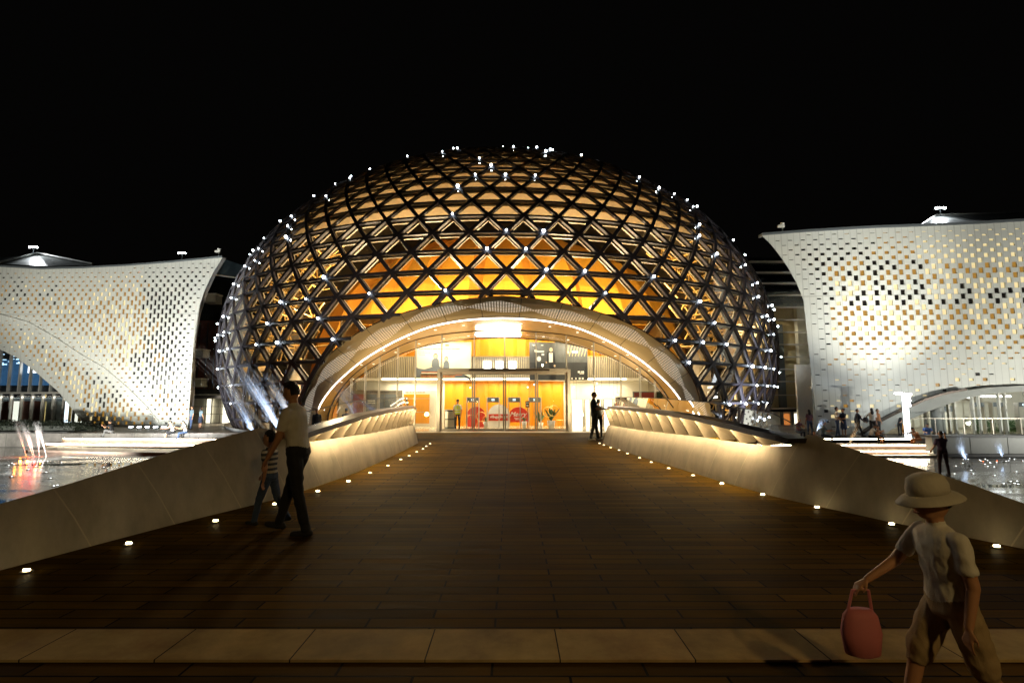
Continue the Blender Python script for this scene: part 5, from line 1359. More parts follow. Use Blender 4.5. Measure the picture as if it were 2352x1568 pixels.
# side block between dome and right hall
ys2 = 44.0
Xs = lambda u: (u - 1176) * ys2 / FPX
zs = lambda v: at(1800, v, ys2).z
lkr = thing('link_building', 'link with horizontal glass fins, dark above and cream below, between dome and right hall', 'building', (Xs(1800), ys2, Z_PLAZA))
mb = MB(); mb.box(((Xs(1690) + Xs(1900)) / 2, ys2 + .4, (zs(940) + zs(704)) / 2), (Xs(1900) - Xs(1690), .3, zs(704) - zs(940))); mb.build('cream_wall', mat('cream_stone_wall', (.52, .40, .20), .6, var=.12, scale=.6), lkr)
mb = MB(); mb.box(((Xs(1690) + Xs(1900)) / 2, ys2 + .4, (zs(703) + zs(590)) / 2), (Xs(1900) - Xs(1690), .3, zs(590) - zs(703))); mb.build('dark_wall', M['darkglass'], lkr)
mb = MB(); mb.box((Xs(1795), ys2 + .1, (zs(938) + zs(745)) / 2), (.55, .3, zs(745) - zs(938))); mb.build('dark_column', M['grey'], lkr)
mb = MB(); mb.box((Xs(1843), ys2 - .2, (zs(938) + zs(705)) / 2), (.9, .5, zs(705) - zs(938))); mb.build('pale_column', M['whitewall'], lkr)
for v in (601, 626, 651, 678, 705.5, 734.6, 762.7, 791, 819.6, 847.7, 876, 907, 937): mb = MB(); mb.box((Xs(1800), ys2 - 1.6, at(1800, v, ys2 - 1.6).z), (6.6, .5, .07)); mb.build('glass_fin', M['alu'], lkr)
mb = MB(); mb.quad((Xs(1690), ys2 - 1.3, zs(940)), (Xs(1900), ys2 - 1.3, zs(940)), (Xs(1900), ys2 - 1.3, zs(600)), (Xs(1690), ys2 - 1.3, zs(600))); mb.build('curtain_glazing', M['glass'], lkr)
mb = MB(); mb.box((Xs(1822), ys2 + .05, (Z_PLAZA + zs(945)) / 2), (5, .1, zs(945) - Z_PLAZA)); mb.build('door_wall', M['whitewall'], lkr)
for a_, b_, mt in ((1794, 1806, mat('orange_lit_door', (.8, .22, .05), .5, emit=(1, .35, .08), estr=.5)), (1818, 1838, M['glow'])): mb = MB(); mb.box(((Xs(a_) + Xs(b_)) / 2, ys2 - .05, (Z_PLAZA + zs(950)) / 2), (Xs(b_) - Xs(a_), .08, zs(950) - Z_PLAZA)); mb.build('lit_door', mt, lkr)
for u in (1788, 1812, 1842): mb = MB(); mb.box((Xs(u), ys2 - .1, (Z_PLAZA + zs(945)) / 2), (.25, .1, zs(945) - Z_PLAZA)); mb.build('door_post', M['grey'], lkr)
mb = MB(); mb.ball((20.2 * 1.0, 41.9, 1.4), .22, seg=12, rg=8); fl = mb.build('wall_floodlight', M['lampw'], lkr)

# ------------------------------------------------------------------ roof floodlights and cameras
def rooflight(p, label, power, tgt, scale=1.0, lit=True):
    root = thing('roof_floodlight', label, 'floodlight', p - Vector((0, 0, .9 * scale)), 'roof floodlights' if lit else None)
    mb = MB(); mb.tube([p - Vector((0, 0, .9 * scale)), p - Vector((0, 0, .1))], .05 * scale, 6); mb.build('mast', M['grey'], root)
    for s in (-1, 1):
        mb = MB(); rot = Matrix.Rotation(s * .35, 3, 'Z') @ Matrix.Rotation(.5, 3, 'X')
        mb.box(p + Vector((s * .32 * scale, 0, .05)), (.5 * scale, .16, .22 * scale), 0, rot); hd = mb.build('lamp_head', M['grey'], root)
        mb = MB(); mb.box(p + Vector((s * .32 * scale, -.12, .02)), (.44 * scale, .03, .18 * scale), 0, rot); mb.build('lamp_face', M['lampw'], hd)
    if power: spot('roof_floodlight_beam', p + Vector((0, -.4, .1)), tgt, power, COOL, 120, .8, .2)
rooflight(AP + Vector((0, -.5, .5)), 'bright twin floodlight on the ridge of the left hall roof', 900, at(100, 606, 45.5), .75)
rooflight(at(418, 597, 42.5) + Vector((0, 0, .55)), 'small lit floodlight on the roof edge of the left hall near the dome', 90, at(405, 606, 41), .6)
rooflight(b + Vector((0, -.4, .35)), 'bright twin floodlight on the roof corner of the right hall', 700, at(2160, 510, 36.5), .75)
def cam_post(p, label):
    root = thing('security_camera', label, 'security camera', p, 'roof security cameras')
    mb = MB(); mb.tube([p, p + Vector((0, 0, .5))], .035, 6); mb.build('post', M['greystone2'], root)
    mb = MB(); mb.box(p + Vector((-.1, 0, .52)), (.42, .16, .16)); mb.lathe([(.0, .62), (.13, .66), (.13, .74), (0, .80)], p, 12); mb.build('camera_body', M['white'], root)
cam_post(at(502, 592, 40.3), 'small security camera on the pointed corner of the left hall roof')
cam_post(at(1798, 537, 33.2), 'small security camera on the roof edge of the right hall')
# lamp column on the right plaza
yl = 30.6; xl = Lx(2073, yl)
root = thing('lamp_column', 'glowing white lamp column with a head of small floodlights beside the sloping ramp band', 'lamp post', (xl, yl, Z_PLAZA))
zt = at(2070, 906, yl).z
mb = MB(); mb.tube([(xl, yl, Z_PLAZA), (xl, yl, zt)], .15, 12); mb.build('glowing_shaft', lamp_mat('glowing_shaft', (.86, .95, 1.0), 3.5), root)
for du, dv in ((-10, 903), (12, 905), (9, 912), (10, 919), (9, 926), (11, 931)):
    p = at(2073 + du, dv, yl); mb = MB(); mb.box(p, (.34, .16, .09)); mb.build('lamp_head', M['lampw'], root)
# ------------------------------------------------------------------ people
PM = {}
def cm(name, c, var=0.08, rough=0.8):
    if name not in PM: PM[name] = mat(name, c, rough, var=var, scale=5, bump=0.0 if 'skin' in name or 'hair' in name else 0.55, stretch=(1.6, 1.6, .8))
    return PM[name]
SKIN = cm('skin', (0.52, 0.27, 0.15), .05, .5); HAIR = cm('black_hair', (0.015, 0.012, 0.010), .2, .45)
SHOE = cm('dark_shoe', (0.03, 0.028, 0.026)); PALESHOE = cm('pale_shoe', (.55, .5, .42))
BLK = cm('black_cloth', (.018, .018, .02)); NAVY = cm('navy_cloth', (.02, .03, .06)); JEAN = cm('blue_denim', (.06, .10, .20)); WHT = cm('white_cloth', (.76, .74, .68)); GREY = cm('grey_cloth', (.20, .20, .20))
BEIGE = cm('beige_cloth', (.42, .31, .17)); ORNG = cm('orange_brown_cloth', (.40, .17, .06)); BLUE = cm('blue_cloth', (.06, .12, .32)); PURP = cm('purple_cloth', (.10, .06, .13)); TEAL = cm('grey_blue_cloth', (.16, .23, .27)); PLAID = cm('plaid_cloth', (.22, .10, .14), .6); REDC = cm('red_cloth', (.45, .05, .04))
def striped():
    m = mat('striped_cloth', (.5, .48, .44), .8); n = m.node_tree; b = n.nodes['Principled BSDF']
    tc = n.nodes.new('ShaderNodeTexCoord'); wv = n.nodes.new('ShaderNodeTexWave'); wv.bands_direction = 'Z'; wv.inputs['Scale'].default_value = 5.2; wv.inputs['Distortion'].default_value = .15
    cr = n.nodes.new('ShaderNodeValToRGB'); cr.color_ramp.interpolation = 'CONSTANT'; cr.color_ramp.elements[0].color = (.07, .08, .11, 1); cr.color_ramp.elements[1].color = (.55, .53, .48, 1); cr.color_ramp.elements[1].position = .5
    n.links.new(tc.outputs['Object'], wv.inputs[0]); n.links.new(wv.outputs[0], cr.inputs[0]); n.links.new(cr.outputs[0], b.inputs['Base Color']); return m
STRIPE = striped()
def tocam_mesh(bm_mb, vox, smooth_it=6):
    me = bm_mb.mesh('tmp_body'); o = bpy.data.objects.new('tmp_body', me); col.objects.link(o)
    r = o.modifiers.new('r', 'REMESH'); r.mode = 'VOXEL'; r.voxel_size = vox; r.use_smooth_shade = True
    s = o.modifiers.new('s', 'SMOOTH'); s.factor = .5; s.iterations = smooth_it
    dg = bpy.context.evaluated_depsgraph_get(); res = bpy.data.meshes.new_from_object(o.evaluated_get(dg))
    bpy.data.objects.remove(o); bpy.data.meshes.remove(me)
    return res
def person(label, loc, face, H=1.7, shirt=BLK, legs=BLK, shoes=SHOE, hip=(0, 0), knee=(0, 0), sh=(4, -4), el=(12, 12), ab=(8, 8), elin=(0, 0), lean=0, nod=0, turn=0, hair='short', sleeves='short', bottoms='long', seat=None, vox=.016, fine=False, group=None, build=1.0, child=False, hatm=None, vest=None, glasses=False):
    """face: heading in degrees, 0 looks at the camera, -90 looks left, 90 looks right, 180 away"""
    k = H / 1.7; hs = 1.0 / k * (0.72 + .28 * k) if child else 1.0      # children carry larger heads
    mb = MB(); bones = []                                             # (p0, p1, r0, r1, material index)
    mats = [SKIN, shirt, legs, shoes, HAIR]
    V = lambda lat, fwd, up: Vector((lat, -fwd, up)) * k
    ca = lambda a: cos(radians(a)); sa = lambda a: sin(radians(a))
    pel = V(0, 0, .93)
    # legs first, to find the ground
    leg_pts = []
    for s, i in ((1, 0), (-1, 1)):
        h0 = pel + V(s * .09, 0, -.02)
        kn = h0 + V(s * .015, .42 * sa(hip[i]), -.42 * ca(hip[i]))
        a2 = hip[i] - knee[i]
        an = kn + V(0, .40 * sa(a2), -.40 * ca(a2))
        leg_pts.append((h0, kn, an, a2))
    low = min(q[2].z for q in leg_pts) - .075 * k
    dz = -low if seat is None else (seat + .10 * k - pel.z)
    sft = Vector((0, 0, dz)); pel = pel + sft
    leg_pts = [(a + sft, b + sft, c + sft, d) for a, b, c, d in leg_pts]
    up = V(0, sa(lean), ca(lean)); fw = V(0, ca(lean), -sa(lean)); lt = V(1, 0, 0)
    def cap(p0, p1, r0, r1, m, n=10, seg=4):
        r0 *= k; r1 *= k
        bones.append((p0, p1, r0, r1, m))
        pts, rad = [], []
        d = (p1 - p0); L = d.length; d.normalize()
        for j in range(4): a = pi / 2 * (1 - j / 3.99); pts.append(p0 - d * (r0 * sin(a))); rad.append(max(.002, r0 * cos(a)))
        for j in range(1, seg): pts.append(p0.lerp(p1, j / seg)); rad.append(lerp(r0, r1, j / seg))
        for j in range(4): a = pi / 2 * (j / 3.99); pts.append(p1 + d * (r1 * sin(a))); rad.append(max(.002, r1 * cos(a)))
        mb.tube(pts, rad, n)
    def ell(c, rx, ry, rz, m, axes=None):
        axes = axes or (lt, fw, up); a = [v.normalized() for v in axes]
        R = Matrix((a[0], a[1], a[2])).transposed()
        mb.ball(c, 1.0, seg=14, rg=10, sc_=(rx * k, ry * k, rz * k), rot=R)
        bones.append((c - a[2] * rz * k * .5, c + a[2] * rz * k * .5, min(rx, ry) * k, min(rx, ry) * k, m))
    def ring(c, rx, ry): return [c + lt.normalized() * (rx * k * build * cos(2*pi*j/16)) + fw.normalized() * (ry * k * build * sin(2*pi*j/16)) for j in range(16)]
    # torso
    mb.loft([ring(pel + up * t, rx, ry) for t, rx, ry in ((-.09, .10, .08), (-.04, .165, .115), (.05, .165, .115), (.16, .145, .105), (.30, .165, .115), (.40, .185, .118), (.465, .180, .095), (.51, .10, .07), (.535, .05, .05))])
    bones += [(pel + up * .10, pel + up * .42, .145 * k, .15 * k, 1), (pel + up * .44 - lt * .12, pel + up * .44 + lt * .12, .08 * k, .08 * k, 1), (pel - lt * .05 - up * .03, pel + lt * .05 - up * .03, .14 * k, .14 * k, 2)]
    # neck, head
    nk = pel + up * .52; hup = V(0, sa(lean * .6 + nod), ca(lean * .6 + nod)); 
    cap(nk - up * .02, nk + hup * .10, .055, .052, 0)
    hf = V(sa(turn) * ca(nod), ca(turn) * ca(lean * .6 + nod), -sa(lean * .6 + nod)).normalized(); hl = hup.normalized().cross(hf).normalized(); hf = hl.cross(hup.normalized())
    hf = -hf if hf.dot(V(sa(turn), ca(turn), 0)) < 0 else hf
    hc = nk + hup * (.175 if not child else .175 + .02) ; HA = (hl, hf, hup)
    K = k * hs
    def hell(c, rx, ry, rz, m): ell(c, rx * hs, ry * hs, rz * hs, m, HA)
    hell(hc, .074, .092, .112, 0); hell(hc - hup.normalized() * .045 * K + hf * .022 * K, .056, .066, .066, 0)
    hell(hc + hf * .097 * K - hup.normalized() * .018 * K, .013, .018, .024, 0)
    for s in (-1, 1): hell(hc + hl * (s * .076 * K) - hup.normalized() * .01 * K, .010, .020, .030, 0)
    # legs
    shorts = bottoms == 'short'; skirt = bottoms == 'skirt'
    for (h0, kn, an, a2), s in zip(leg_pts, (1, -1)):
        cap(h0, kn, .092 * build, .062, 2)
        if shorts or skirt:
            mid = h0.lerp(kn, .85); cap(h0, mid, .10, .088, 2); cap(kn.lerp(h0, .3), kn, .056, .05, 0); cap(kn, an, .055, .036, 0)
        else: cap(kn, an, .064, .048, 2)
        fd = V(0, ca(a2 * .35), sa(a2 * .35) * (1 if a2 > 0 else 1)).normalized()
        ft = an + V(0, 0, -.045); cap(ft - fd * .04 * k, ft + fd * .15 * k, .042, .034, 3, seg=3)
    if skirt: mb.loft([ring(pel + up * t, rx, ry) for t, rx, ry in ((-.40, .20, .17), (-.2, .19, .15), (0.02, .165, .12))])
    if skirt: bones.append((pel - up * .36, pel, .17 * k, .15 * k, 2))
    # arms and hands
    hands = []
    for s, i in ((1, 0), (-1, 1)):
        s0 = pel + up * .455 + lt * (s * .165 * build)
        a = sh[i] + lean * .5
        d1 = V(s * sa(ab[i]), sa(a) * ca(ab[i]), -ca(a) * ca(ab[i])).normalized()
        e0 = s0 + d1 * .285 * k
        a2 = a + el[i]
        d2 = V(-s * sa(elin[i]) + s * sa(ab[i]) * .4, sa(a2) * ca(elin[i]), -ca(a2) * ca(elin[i])).normalized()
        w0 = e0 + d2 * .245 * k
        if sleeves == 'short':
            cap(s0, s0.lerp(e0, .62), .058, .054, 1); cap(s0.lerp(e0, .5), e0, .045, .041, 0); cap(e0, w0, .041, .028, 0)
        elif sleeves == 'none': cap(s0, e0, .052, .041, 0); cap(e0, w0, .041, .028, 0)
        else: cap(s0, e0, .06, .05, 1); cap(e0, e0.lerp(w0, .9), .05, .038, 1)
        # palm and fingers
        side = d2.cross(V(0, 1, .3)).normalized()
        if side.length < .1: side = lt.normalized()
        nrm = side.cross(d2).normalized()
        pc = w0 + d2 * .05 * k; hands.append((pc, d2, side))
        if fine:
            for q in range(4): cap(w0, w0 + d2 * .085 * k + side * ((q - 1.5) * .021 * k), .015, .012, 0, 8, 2)
            for q, L in enumerate((.070, .080, .075, .058)):
                b0 = w0 + d2 * .085 * k + side * ((q - 1.5) * .021 * k); curl = .30 + .08 * q
                b1 = b0 + (d2 * cos(curl) - nrm * sin(curl)) * L * .55 * k; b2 = b1 + (d2 * cos(curl * 2.2) - nrm * sin(curl * 2.2)) * L * .5 * k
                cap(b0, b1, .0095, .009, 0, 6, 2); cap(b1, b2, .009, .0075, 0, 6, 2)
            t0 = w0 + d2 * .03 * k - side * (.03 * k); t1 = t0 + (d2 * .75 - side * .6 - nrm * .25).normalized() * .045 * k; cap(t0, t1, .012, .010, 0, 6, 2); cap(t1, t1 + (d2 - nrm * .3).normalized() * .035 * k, .010, .008, 0, 6, 2)
        else:
            cap(w0, w0 + d2 * .07 * k, .030, .030, 0, 8, 2)
            for q in range(4): cap(w0 + d2 * .07 * k + side * ((q - 1.5) * .02 * k), w0 + d2 * .15 * k + side * ((q - 1.5) * .022 * k) - nrm * .03 * k, .012, .010, 0, 6, 2)
            cap(w0 + d2 * .03 * k - side * .02 * k, w0 + d2 * .07 * k - side * .055 * k, .013, .011, 0, 6, 2)
    me = tocam_mesh(mb, vox * k if k < 1 else vox, 14 if vox < .0125 else 4)
    for mt in mats[:4]: me.materials.append(mt)
    fold_v = {}
    idx = []
    B = [(p0, p1 - p0, max(1e-9, (p1 - p0).length_squared), r0, r1, m_) for p0, p1, r0, r1, m_ in bones]
    for p in me.polygons:
        c = p.center; best = 9; bm_ = 0
        for p0, d, L2, r0, r1, m_ in B:
            t = max(0.0, min(1.0, (c - p0).dot(d) / L2)); ds = (c - p0 - d * t).length - (r0 + (r1 - r0) * t)
            if ds < best: best = ds; bm_ = m_
        idx.append(bm_)
    me.polygons.foreach_set('material_index', idx)
    if fine:                                                          # cloth creases
        from mathutils import noise
        cloth = [0] * len(me.vertices); tot = [0] * len(me.vertices)
        for p, q in zip(me.polygons, idx):
            for vi in p.vertices: tot[vi] += 1; cloth[vi] += q in (1, 2)
        me.update(); nrm_ = [v.normal.copy() for v in me.vertices]
        for v in me.vertices:
            if tot[v.index] and cloth[v.index] == tot[v.index]:
                c = v.co / k
                a = noise.noise(Vector((c.x * 9 + c.z * 5, c.y * 9 - c.z * 4, c.z * 13))) + .5 * noise.noise(Vector((c.x * 24, c.y * 24, c.z * 17 + c.x * 12)))
                v.co += nrm_[v.index] * (a * .0085 * k + .003)
        me.update()
    body = bpy.data.objects.new('person', me); col.objects.link(body)
    tag(body, label, 'person', group)
    T = Matrix.Translation(Vector(loc)) @ Matrix.Rotation(radians(face), 4, 'Z')
    body.matrix_world = T
    def child_mb(name, mb2, m, shade=True):
        o = mb2.build(name, m, None, shade); o.parent = body; return o
    # hair or hat
    hu = hup.normalized(); R = Matrix((hl, hf, hu)).transposed()
    hm = MB(); n1, n2 = 22, 14
    keep = {'short': lambda x, y, z: z > .15 + .55 * y or (y < -.05 and z > -.45), 'long': lambda x, y, z: z > .2 + .5 * y or y < .15 and z > -.9, 'bun': lambda x, y, z: z > .2 + .5 * y or (y < 0 and z > -.4), 'cap': lambda x, y, z: z > .22, 'buzz': lambda x, y, z: z > .25 + .5 * y or (y < -.1 and z > -.3)}[hair if hair in ('short', 'long', 'bun', 'buzz') else ('cap')]
    def sp(i, j, rr): 
        th = -pi/2 + pi * i / n2; ph = 2 * pi * j / n1; x, y, z = cos(th) * cos(ph), cos(th) * sin(ph), sin(th)
        jit = 1 + (.03 * sin(7 * ph + 3 * th) if hair in ('short', 'long') else 0)
        return hc + R @ Vector((x * .080 * rr * jit, (y * .098 - .004) * rr, z * .118 * rr * jit)) * K, (x, y, z)
    for i in range(n2):
        for j in range(n1):
            q = [sp(i, j, 1.0), sp(i, j+1, 1.0), sp(i+1, j+1, 1.0), sp(i+1, j, 1.0)]
            if all(keep(*a[1]) for a in q): hm.quad(*[a[0] for a in q])
    if hair == 'long': hm.loft([[hc + R @ Vector((.075 * a_ * cos(2*pi*j/12), -.055 + .045 * a_ * sin(2*pi*j/12) - .01 * t, -.03 - .11 * t)) * K for j in range(12)] for t, a_ in ((0, .9), (.8, 1.05), (1.6, 1.0), (2.2, .6))])
    if hair == 'bun': hm.ball(hc + R @ Vector((0, -.10, .06)) * K, .042 * K, seg=10, rg=7)
    if hair in ('hat', 'guardcap', 'ballcap'):
        hm.loft([[hc + R @ Vector((.082 * a_ * cos(2*pi*j/16), .10 * a_ * sin(2*pi*j/16), z)) * K for j in range(16)] for z, a_ in ((.02, 1.03), (.06, 1.03), (.105, .9), (.125, .55))])
        if hair == 'hat': hm.loft([[hc + R @ Vector((.082 * a_ * cos(2*pi*j/20), .10 * a_ * sin(2*pi*j/20), z)) * K for j in range(20)] for z, a_ in ((.025, 1.02), (.012, 1.35), (-.012, 1.62), (-.016, 1.62), (.010, 1.33), (.018, 1.0))])
        else: hm.loft([[hc + R @ Vector((x, .095 + (.075 if t else 0) * (1 - (x / .085) ** 2 * .6), .03 - .012 * t + dz_)) * K for x, dz_ in ((-.07, 0), (-.03, .006), (.03, .006), (.07, 0), (.03, -.004), (-.03, -.004))] for t in (0, 1)])
    ho = child_mb('hat' if hair in ('hat', 'guardcap', 'ballcap') else 'hair', hm, hatm or HAIR)
    if hair in ('short', 'long', 'bun', 'buzz'):
        so_ = ho.modifiers.new('thick', 'SOLIDIFY'); so_.thickness = .012 * K; so_.offset = 1
    if hair in ('hat', 'guardcap', 'ballcap'):
        h2 = MB()
        for i in range(n2):
            for j in range(n1):
                q = [sp(i, j, .985), sp(i, j+1, .985), sp(i+1, j+1, .985), sp(i+1, j, .985)]
                if all(a[1][2] > -.45 and a[1][1] < -.1 and a[1][2] < .3 for a in q): h2.quad(*[a[0] for a in q])
        if h2.v: child_mb('hair', h2, HAIR)
    if fine or vox < .014:
        fm = MB()
        for s in (-1, 1): fm.ball(hc + R @ Vector((s * .031, .084, .012)) * K, .011 * K, seg=8, rg=6, sc_=(1.3, .7, .7))
        child_mb('eyes', fm, HAIR); fm = MB(); fm.ball(hc + R @ Vector((0, .087, -.062)) * K, .014 * K, seg=8, rg=6, sc_=(1.6, .5, .4)); child_mb('mouth', fm, cm('lip', (.30, .11, .09)))
    if glasses:
        gm = MB()
        for s in (-1, 1): gm.tube([hc + R @ Vector((s * .033 + .026 * cos(a * pi / 6), .098, .012 + .02 * sin(a * pi / 6))) * K for a in range(13)], .003, 4); gm.tube([hc + R @ Vector((s * .06, .096, .016)) * K, hc + R @ Vector((s * .08, .0, .018)) * K], .003, 4)
        child_mb('glasses', gm, M['black'])
    if vest:
        vm = MB(); n_ = 16
        def vr(t, rx, ry): return [pel + up * t + lt.normalized() * (rx * k * cos(2*pi*j/n_)) + fw.normalized() * (ry * k * sin(2*pi*j/n_)) for j in range(n_)]
        vm.loft([vr(t, rx + .014, ry + .014) for t, rx, ry in ((-.02, .168, .12), (.06, .168, .12), (.16, .15, .112), (.30, .168, .12), (.40, .17, .12), (.47, .13, .10))], 0, False)
        v_ = child_mb('safety_vest', vm, vest)
        bmx = MB()
        for t, rx, ry in ((.07, .168, .12), (.20, .155, .116)):
            bmx.loft([vr(t, rx + .02, ry + .02), vr(t + .045, rx + .02, ry + .02)], 0, False)
        for s in (-1, 1): bmx.bar(pel + up * .24 + lt * s * .075 + fw * .14, pel + up * .47 + lt * s * .085 + fw * .11, .035 * k, .01, fw.normalized(), off=.012)
        o2 = bmx.build('reflective_band', mat('reflective_band', (.75, .76, .72), .35), None, True); o2.parent = body
    return body, [T @ h[0] for h in hands], [T.to_3x3() @ h[1] for h in hands]
def foot(u, v, z): p = on_level(u, v, z); return p
def held_phone(p, label, d=Vector((0, 0, 1))):
    root = thing('phone', label, 'phone', p)
    mb = MB(); mb.box(p, (.075, .012, .15), 0, Matrix.Rotation(radians(25), 3, 'Z') @ Matrix.Rotation(radians(-30), 3, 'X')); mb.build('phone_case', M['black'], root)
    mb = MB(); mb.box(p + Vector((0, -.008, 0)), (.066, .004, .135), 0, Matrix.Rotation(radians(25), 3, 'Z') @ Matrix.Rotation(radians(-30), 3, 'X')); mb.build('screen', M['screen'], root)

# the strolling pair and the child on the bridge
person('tall person in white T-shirt and black trousers striding left past the left parapet', (-2.48, 6.05, 0), -97, 1.73, WHT, BLK, SHOE, hip=(-10, 20), knee=(6, 4), sh=(8, 34), el=(14, 16), ab=(6, 16), lean=9, nod=8, hair='short', vox=.0085, fine=True)
person('small person in striped top and blue jeans walking beside the tall person in white', (-2.98, 6.45, 0), -100, 1.10, STRIPE, JEAN, SHOE, hip=(18, -14), knee=(6, 22), sh=(-16, 18), el=(20, 24), ab=(7, 8), lean=4, hair='short', vox=.009, fine=True, child=True)
_, hh, _ = person('small person in white hat and beige shorts walking left with a pink bag', (2.06, 2.52, 0), -90, 1.16, WHT, BEIGE, PALESHOE, hip=(-16, 26), knee=(26, 10), sh=(-10, 30), el=(22, 22), ab=(8, 12), lean=6, nod=6, hair='hat', hatm=cm('white_hat_cloth', (.60, .57, .50)), bottoms='short', vox=.0075, fine=True, child=True)
hp = min(hh, key=lambda q: q.x)
root = thing('pink_bag', 'small pink cloth bag hanging from the hand of the small person in the white hat', 'bag', hp + Vector((0, 0, -.3)))
mb = MB(); c = hp + Vector((-.02, 0, -.235))
mb.loft([[c + Vector((rx * cos(2*pi*j/14), ry * sin(2*pi*j/14), z)) for j in range(14)] for z, rx, ry in ((-.11, .05, .035), (-.10, .085, .05), (0, .10, .055), (.08, .085, .045), (.11, .06, .03))]); mb.build('bag_body', M['pink'], root, True)
mb = MB(); mb.tube([c + Vector((-.06, 0, .10)), c + Vector((-.03, 0, .20)), hp + Vector((0, 0, -.03)), c + Vector((.05, 0, .20)), c + Vector((.06, 0, .10))], .007, 6); mb.build('bag_strap', M['pink'], root)
# guard
HIVIS = cm('hi_vis_yellow', (.62, .72, .05), .05)
person('person in dark cap and yellow reflective vest standing behind the glass doors', (X(1052, 30.3), 30.3, Z_DOOR + .008), 4, 1.76, WHT, BLK, SHOE, sh=(6, 6), el=(20, 24), ab=(14, 12), elin=(18, 20), hip=(3, -2), knee=(2, 2), hair='guardcap', hatm=BLK, vest=HIVIS, vox=.013)
# the two men at the end of the right parapet
p = foot(1362, 1006, 0); _, hh, hd = person('dark-clothed person in glasses with a phone, by the end of the right parapet', (3.02, 19.0, deck_z(19.0)), 92, 1.74, BLK, cm('dark_brown_cloth', (.035, .028, .022)), PALESHOE, hip=(12, -8), knee=(3, 6), sh=(22, 18), el=(72, 76), ab=(8, 6), elin=(14, 14), lean=-2, nod=10, hair='short', vox=.010, fine=True, glasses=True)
held_phone((hh[0] + hh[1]) / 2 + Vector((.07, 0, .05)), 'black phone held up by the dark-clothed person in glasses')
person('person in grey T-shirt and cap seen from behind near the end of the right parapet', (3.72, 22.2, deck_z(22.2)), 172, 1.56, GREY, BLK, SHOE, hip=(4, -4), sh=(14, 12), el=(38, 34), ab=(18, 16), elin=(20, 20), nod=8, hair='ballcap', hatm=BLK, vox=.012)
# two figures outside the left parapet
person('person in dark jacket standing outside the left parapet near the portal foot', (-10.3, 27.3, -.8), 20, 1.68, NAVY, BLK, ab=(10, 8), sleeves='long')
person('person with blue cap and top facing the portal, outside the left parapet', (-8.75, 27.3, -.8), 190, 1.70, BLUE, NAVY, sleeves='long', hair='ballcap', hatm=BLUE, sh=(25, 10), el=(50, 20))
# left steps
Zs = Z_PLAZA + .004
sitL = dict(hip=(78, 74), knee=(70, 66), seat=0)
g1 = None
person('person in black T-shirt with bunned hair sitting with raised knees on the left steps', (Lx(270, 34.15), 34.15, Zs), -84, 1.62, BLK, GREY, hip=(108, 98), knee=(92, 76), seat=0, sh=(48, 40), el=(68, 76), elin=(10, 10), lean=16, nod=14, hair='bun')
person('person in sleeveless white top and dark shorts sitting on the left steps', (Lx(409, 34.0), 34.0, Zs), -52, 1.62, WHT, BLK, hip=(84, 88), knee=(76, 82), seat=0, sh=(42, 48), el=(40, 30), lean=18, nod=16, hair='short', sleeves='none', bottoms='short')
person('long-haired person in pale top and jeans sitting on the left steps', (Lx(437, 34.0), 34.0, Zs), -46, 1.58, WHT, JEAN, hip=(84, 80), knee=(70, 86), seat=0, sh=(36, 40), el=(52, 60), elin=(14, 14), lean=14, nod=20, hair='long')
person('long-haired person in pale blue top and jeans standing at the left hall corner', (Lx(447, 38.3), 38.3, Z_PLAZA), -20, 1.66, TEAL, JEAN, hip=(8, -8), hair='long', vox=.018)
person('person in blue-grey top and short skirt before the lit door of the left link', (Lx(468, 38.6), 38.6, Z_PLAZA), 150, 1.62, TEAL, NAVY, bottoms='skirt', hair='long', sh=(15, 5), vox=.018)
# right plaza
YR = 30.15
person('person in plaid shirt sitting bent forward behind the glass of the right parapet', (Lx(1825, 31.0), 31.0, Z_PLAZA), 8, 1.62, PLAID, NAVY, hip=(85, 80), knee=(90, 90), seat=.25, sh=(30, 34), el=(80, 78), elin=(30, 30), lean=10, nod=22)
person('person in patterned grey shirt and jeans standing at the left end of the right steps', (Lx(1852, 32.6), 32.6, Z_PLAZA), 175, 1.56, PLAID, JEAN, hip=(4, -4), hair='long')
person('small person in red top sitting low, just over the peak of the right parapet', (Lx(1861, 29.75), 29.75, -1.1), -20, 1.15, REDC, NAVY, hip=(80, 80), knee=(80, 80), seat=0.02, sh=(30, 30), el=(40, 40), child=True)
person('person in grey-blue T-shirt sitting sideways on the right steps with lowered head', (Lx(1881, YR), YR, Zs), 78, 1.74, TEAL, NAVY, hip=(86, 82), knee=(84, 92), seat=.06, sh=(30, 34), el=(72, 60), elin=(6, 6), lean=4, nod=14, hair='buzz')
person('person in white shirt and blue jeans standing beside the one in a denim skirt', (Lx(1915, 31.0), 31.0, Z_PLAZA), 70, 1.76, WHT, JEAN, hip=(6, -6), knee=(0, 4), sh=(-6, 8), el=(20, 30), hair='short')
person('person in dark top and denim skirt standing on the right plaza', (Lx(1929, 30.9), 30.9, Z_PLAZA), -80, 1.66, NAVY, JEAN, bottoms='skirt', sh=(20, 16), el=(70, 60), elin=(30, 30), hair='bun')
person('person all in dark navy walking right across the right plaza', (Lx(1962, 31.1), 31.1, Z_PLAZA), 80, 1.68, NAVY, BLK, hip=(22, -18), knee=(8, 18), sh=(-14, 22), el=(16, 30), sleeves='long', hair='buzz')
person('person in pale top turned away with a black handbag at the elbow', (Lx(1995, 31.2), 31.2, Z_PLAZA), 160, 1.68, WHT, BLK, sh=(20, 8), el=(40, 20), ab=(30, 12), hair='long')
hb = Vector((Lx(1980, 31.0), 31.0, Z_PLAZA + 1.02)); root = thing('handbag', 'black handbag held out by the person in the pale top', 'handbag', hb)
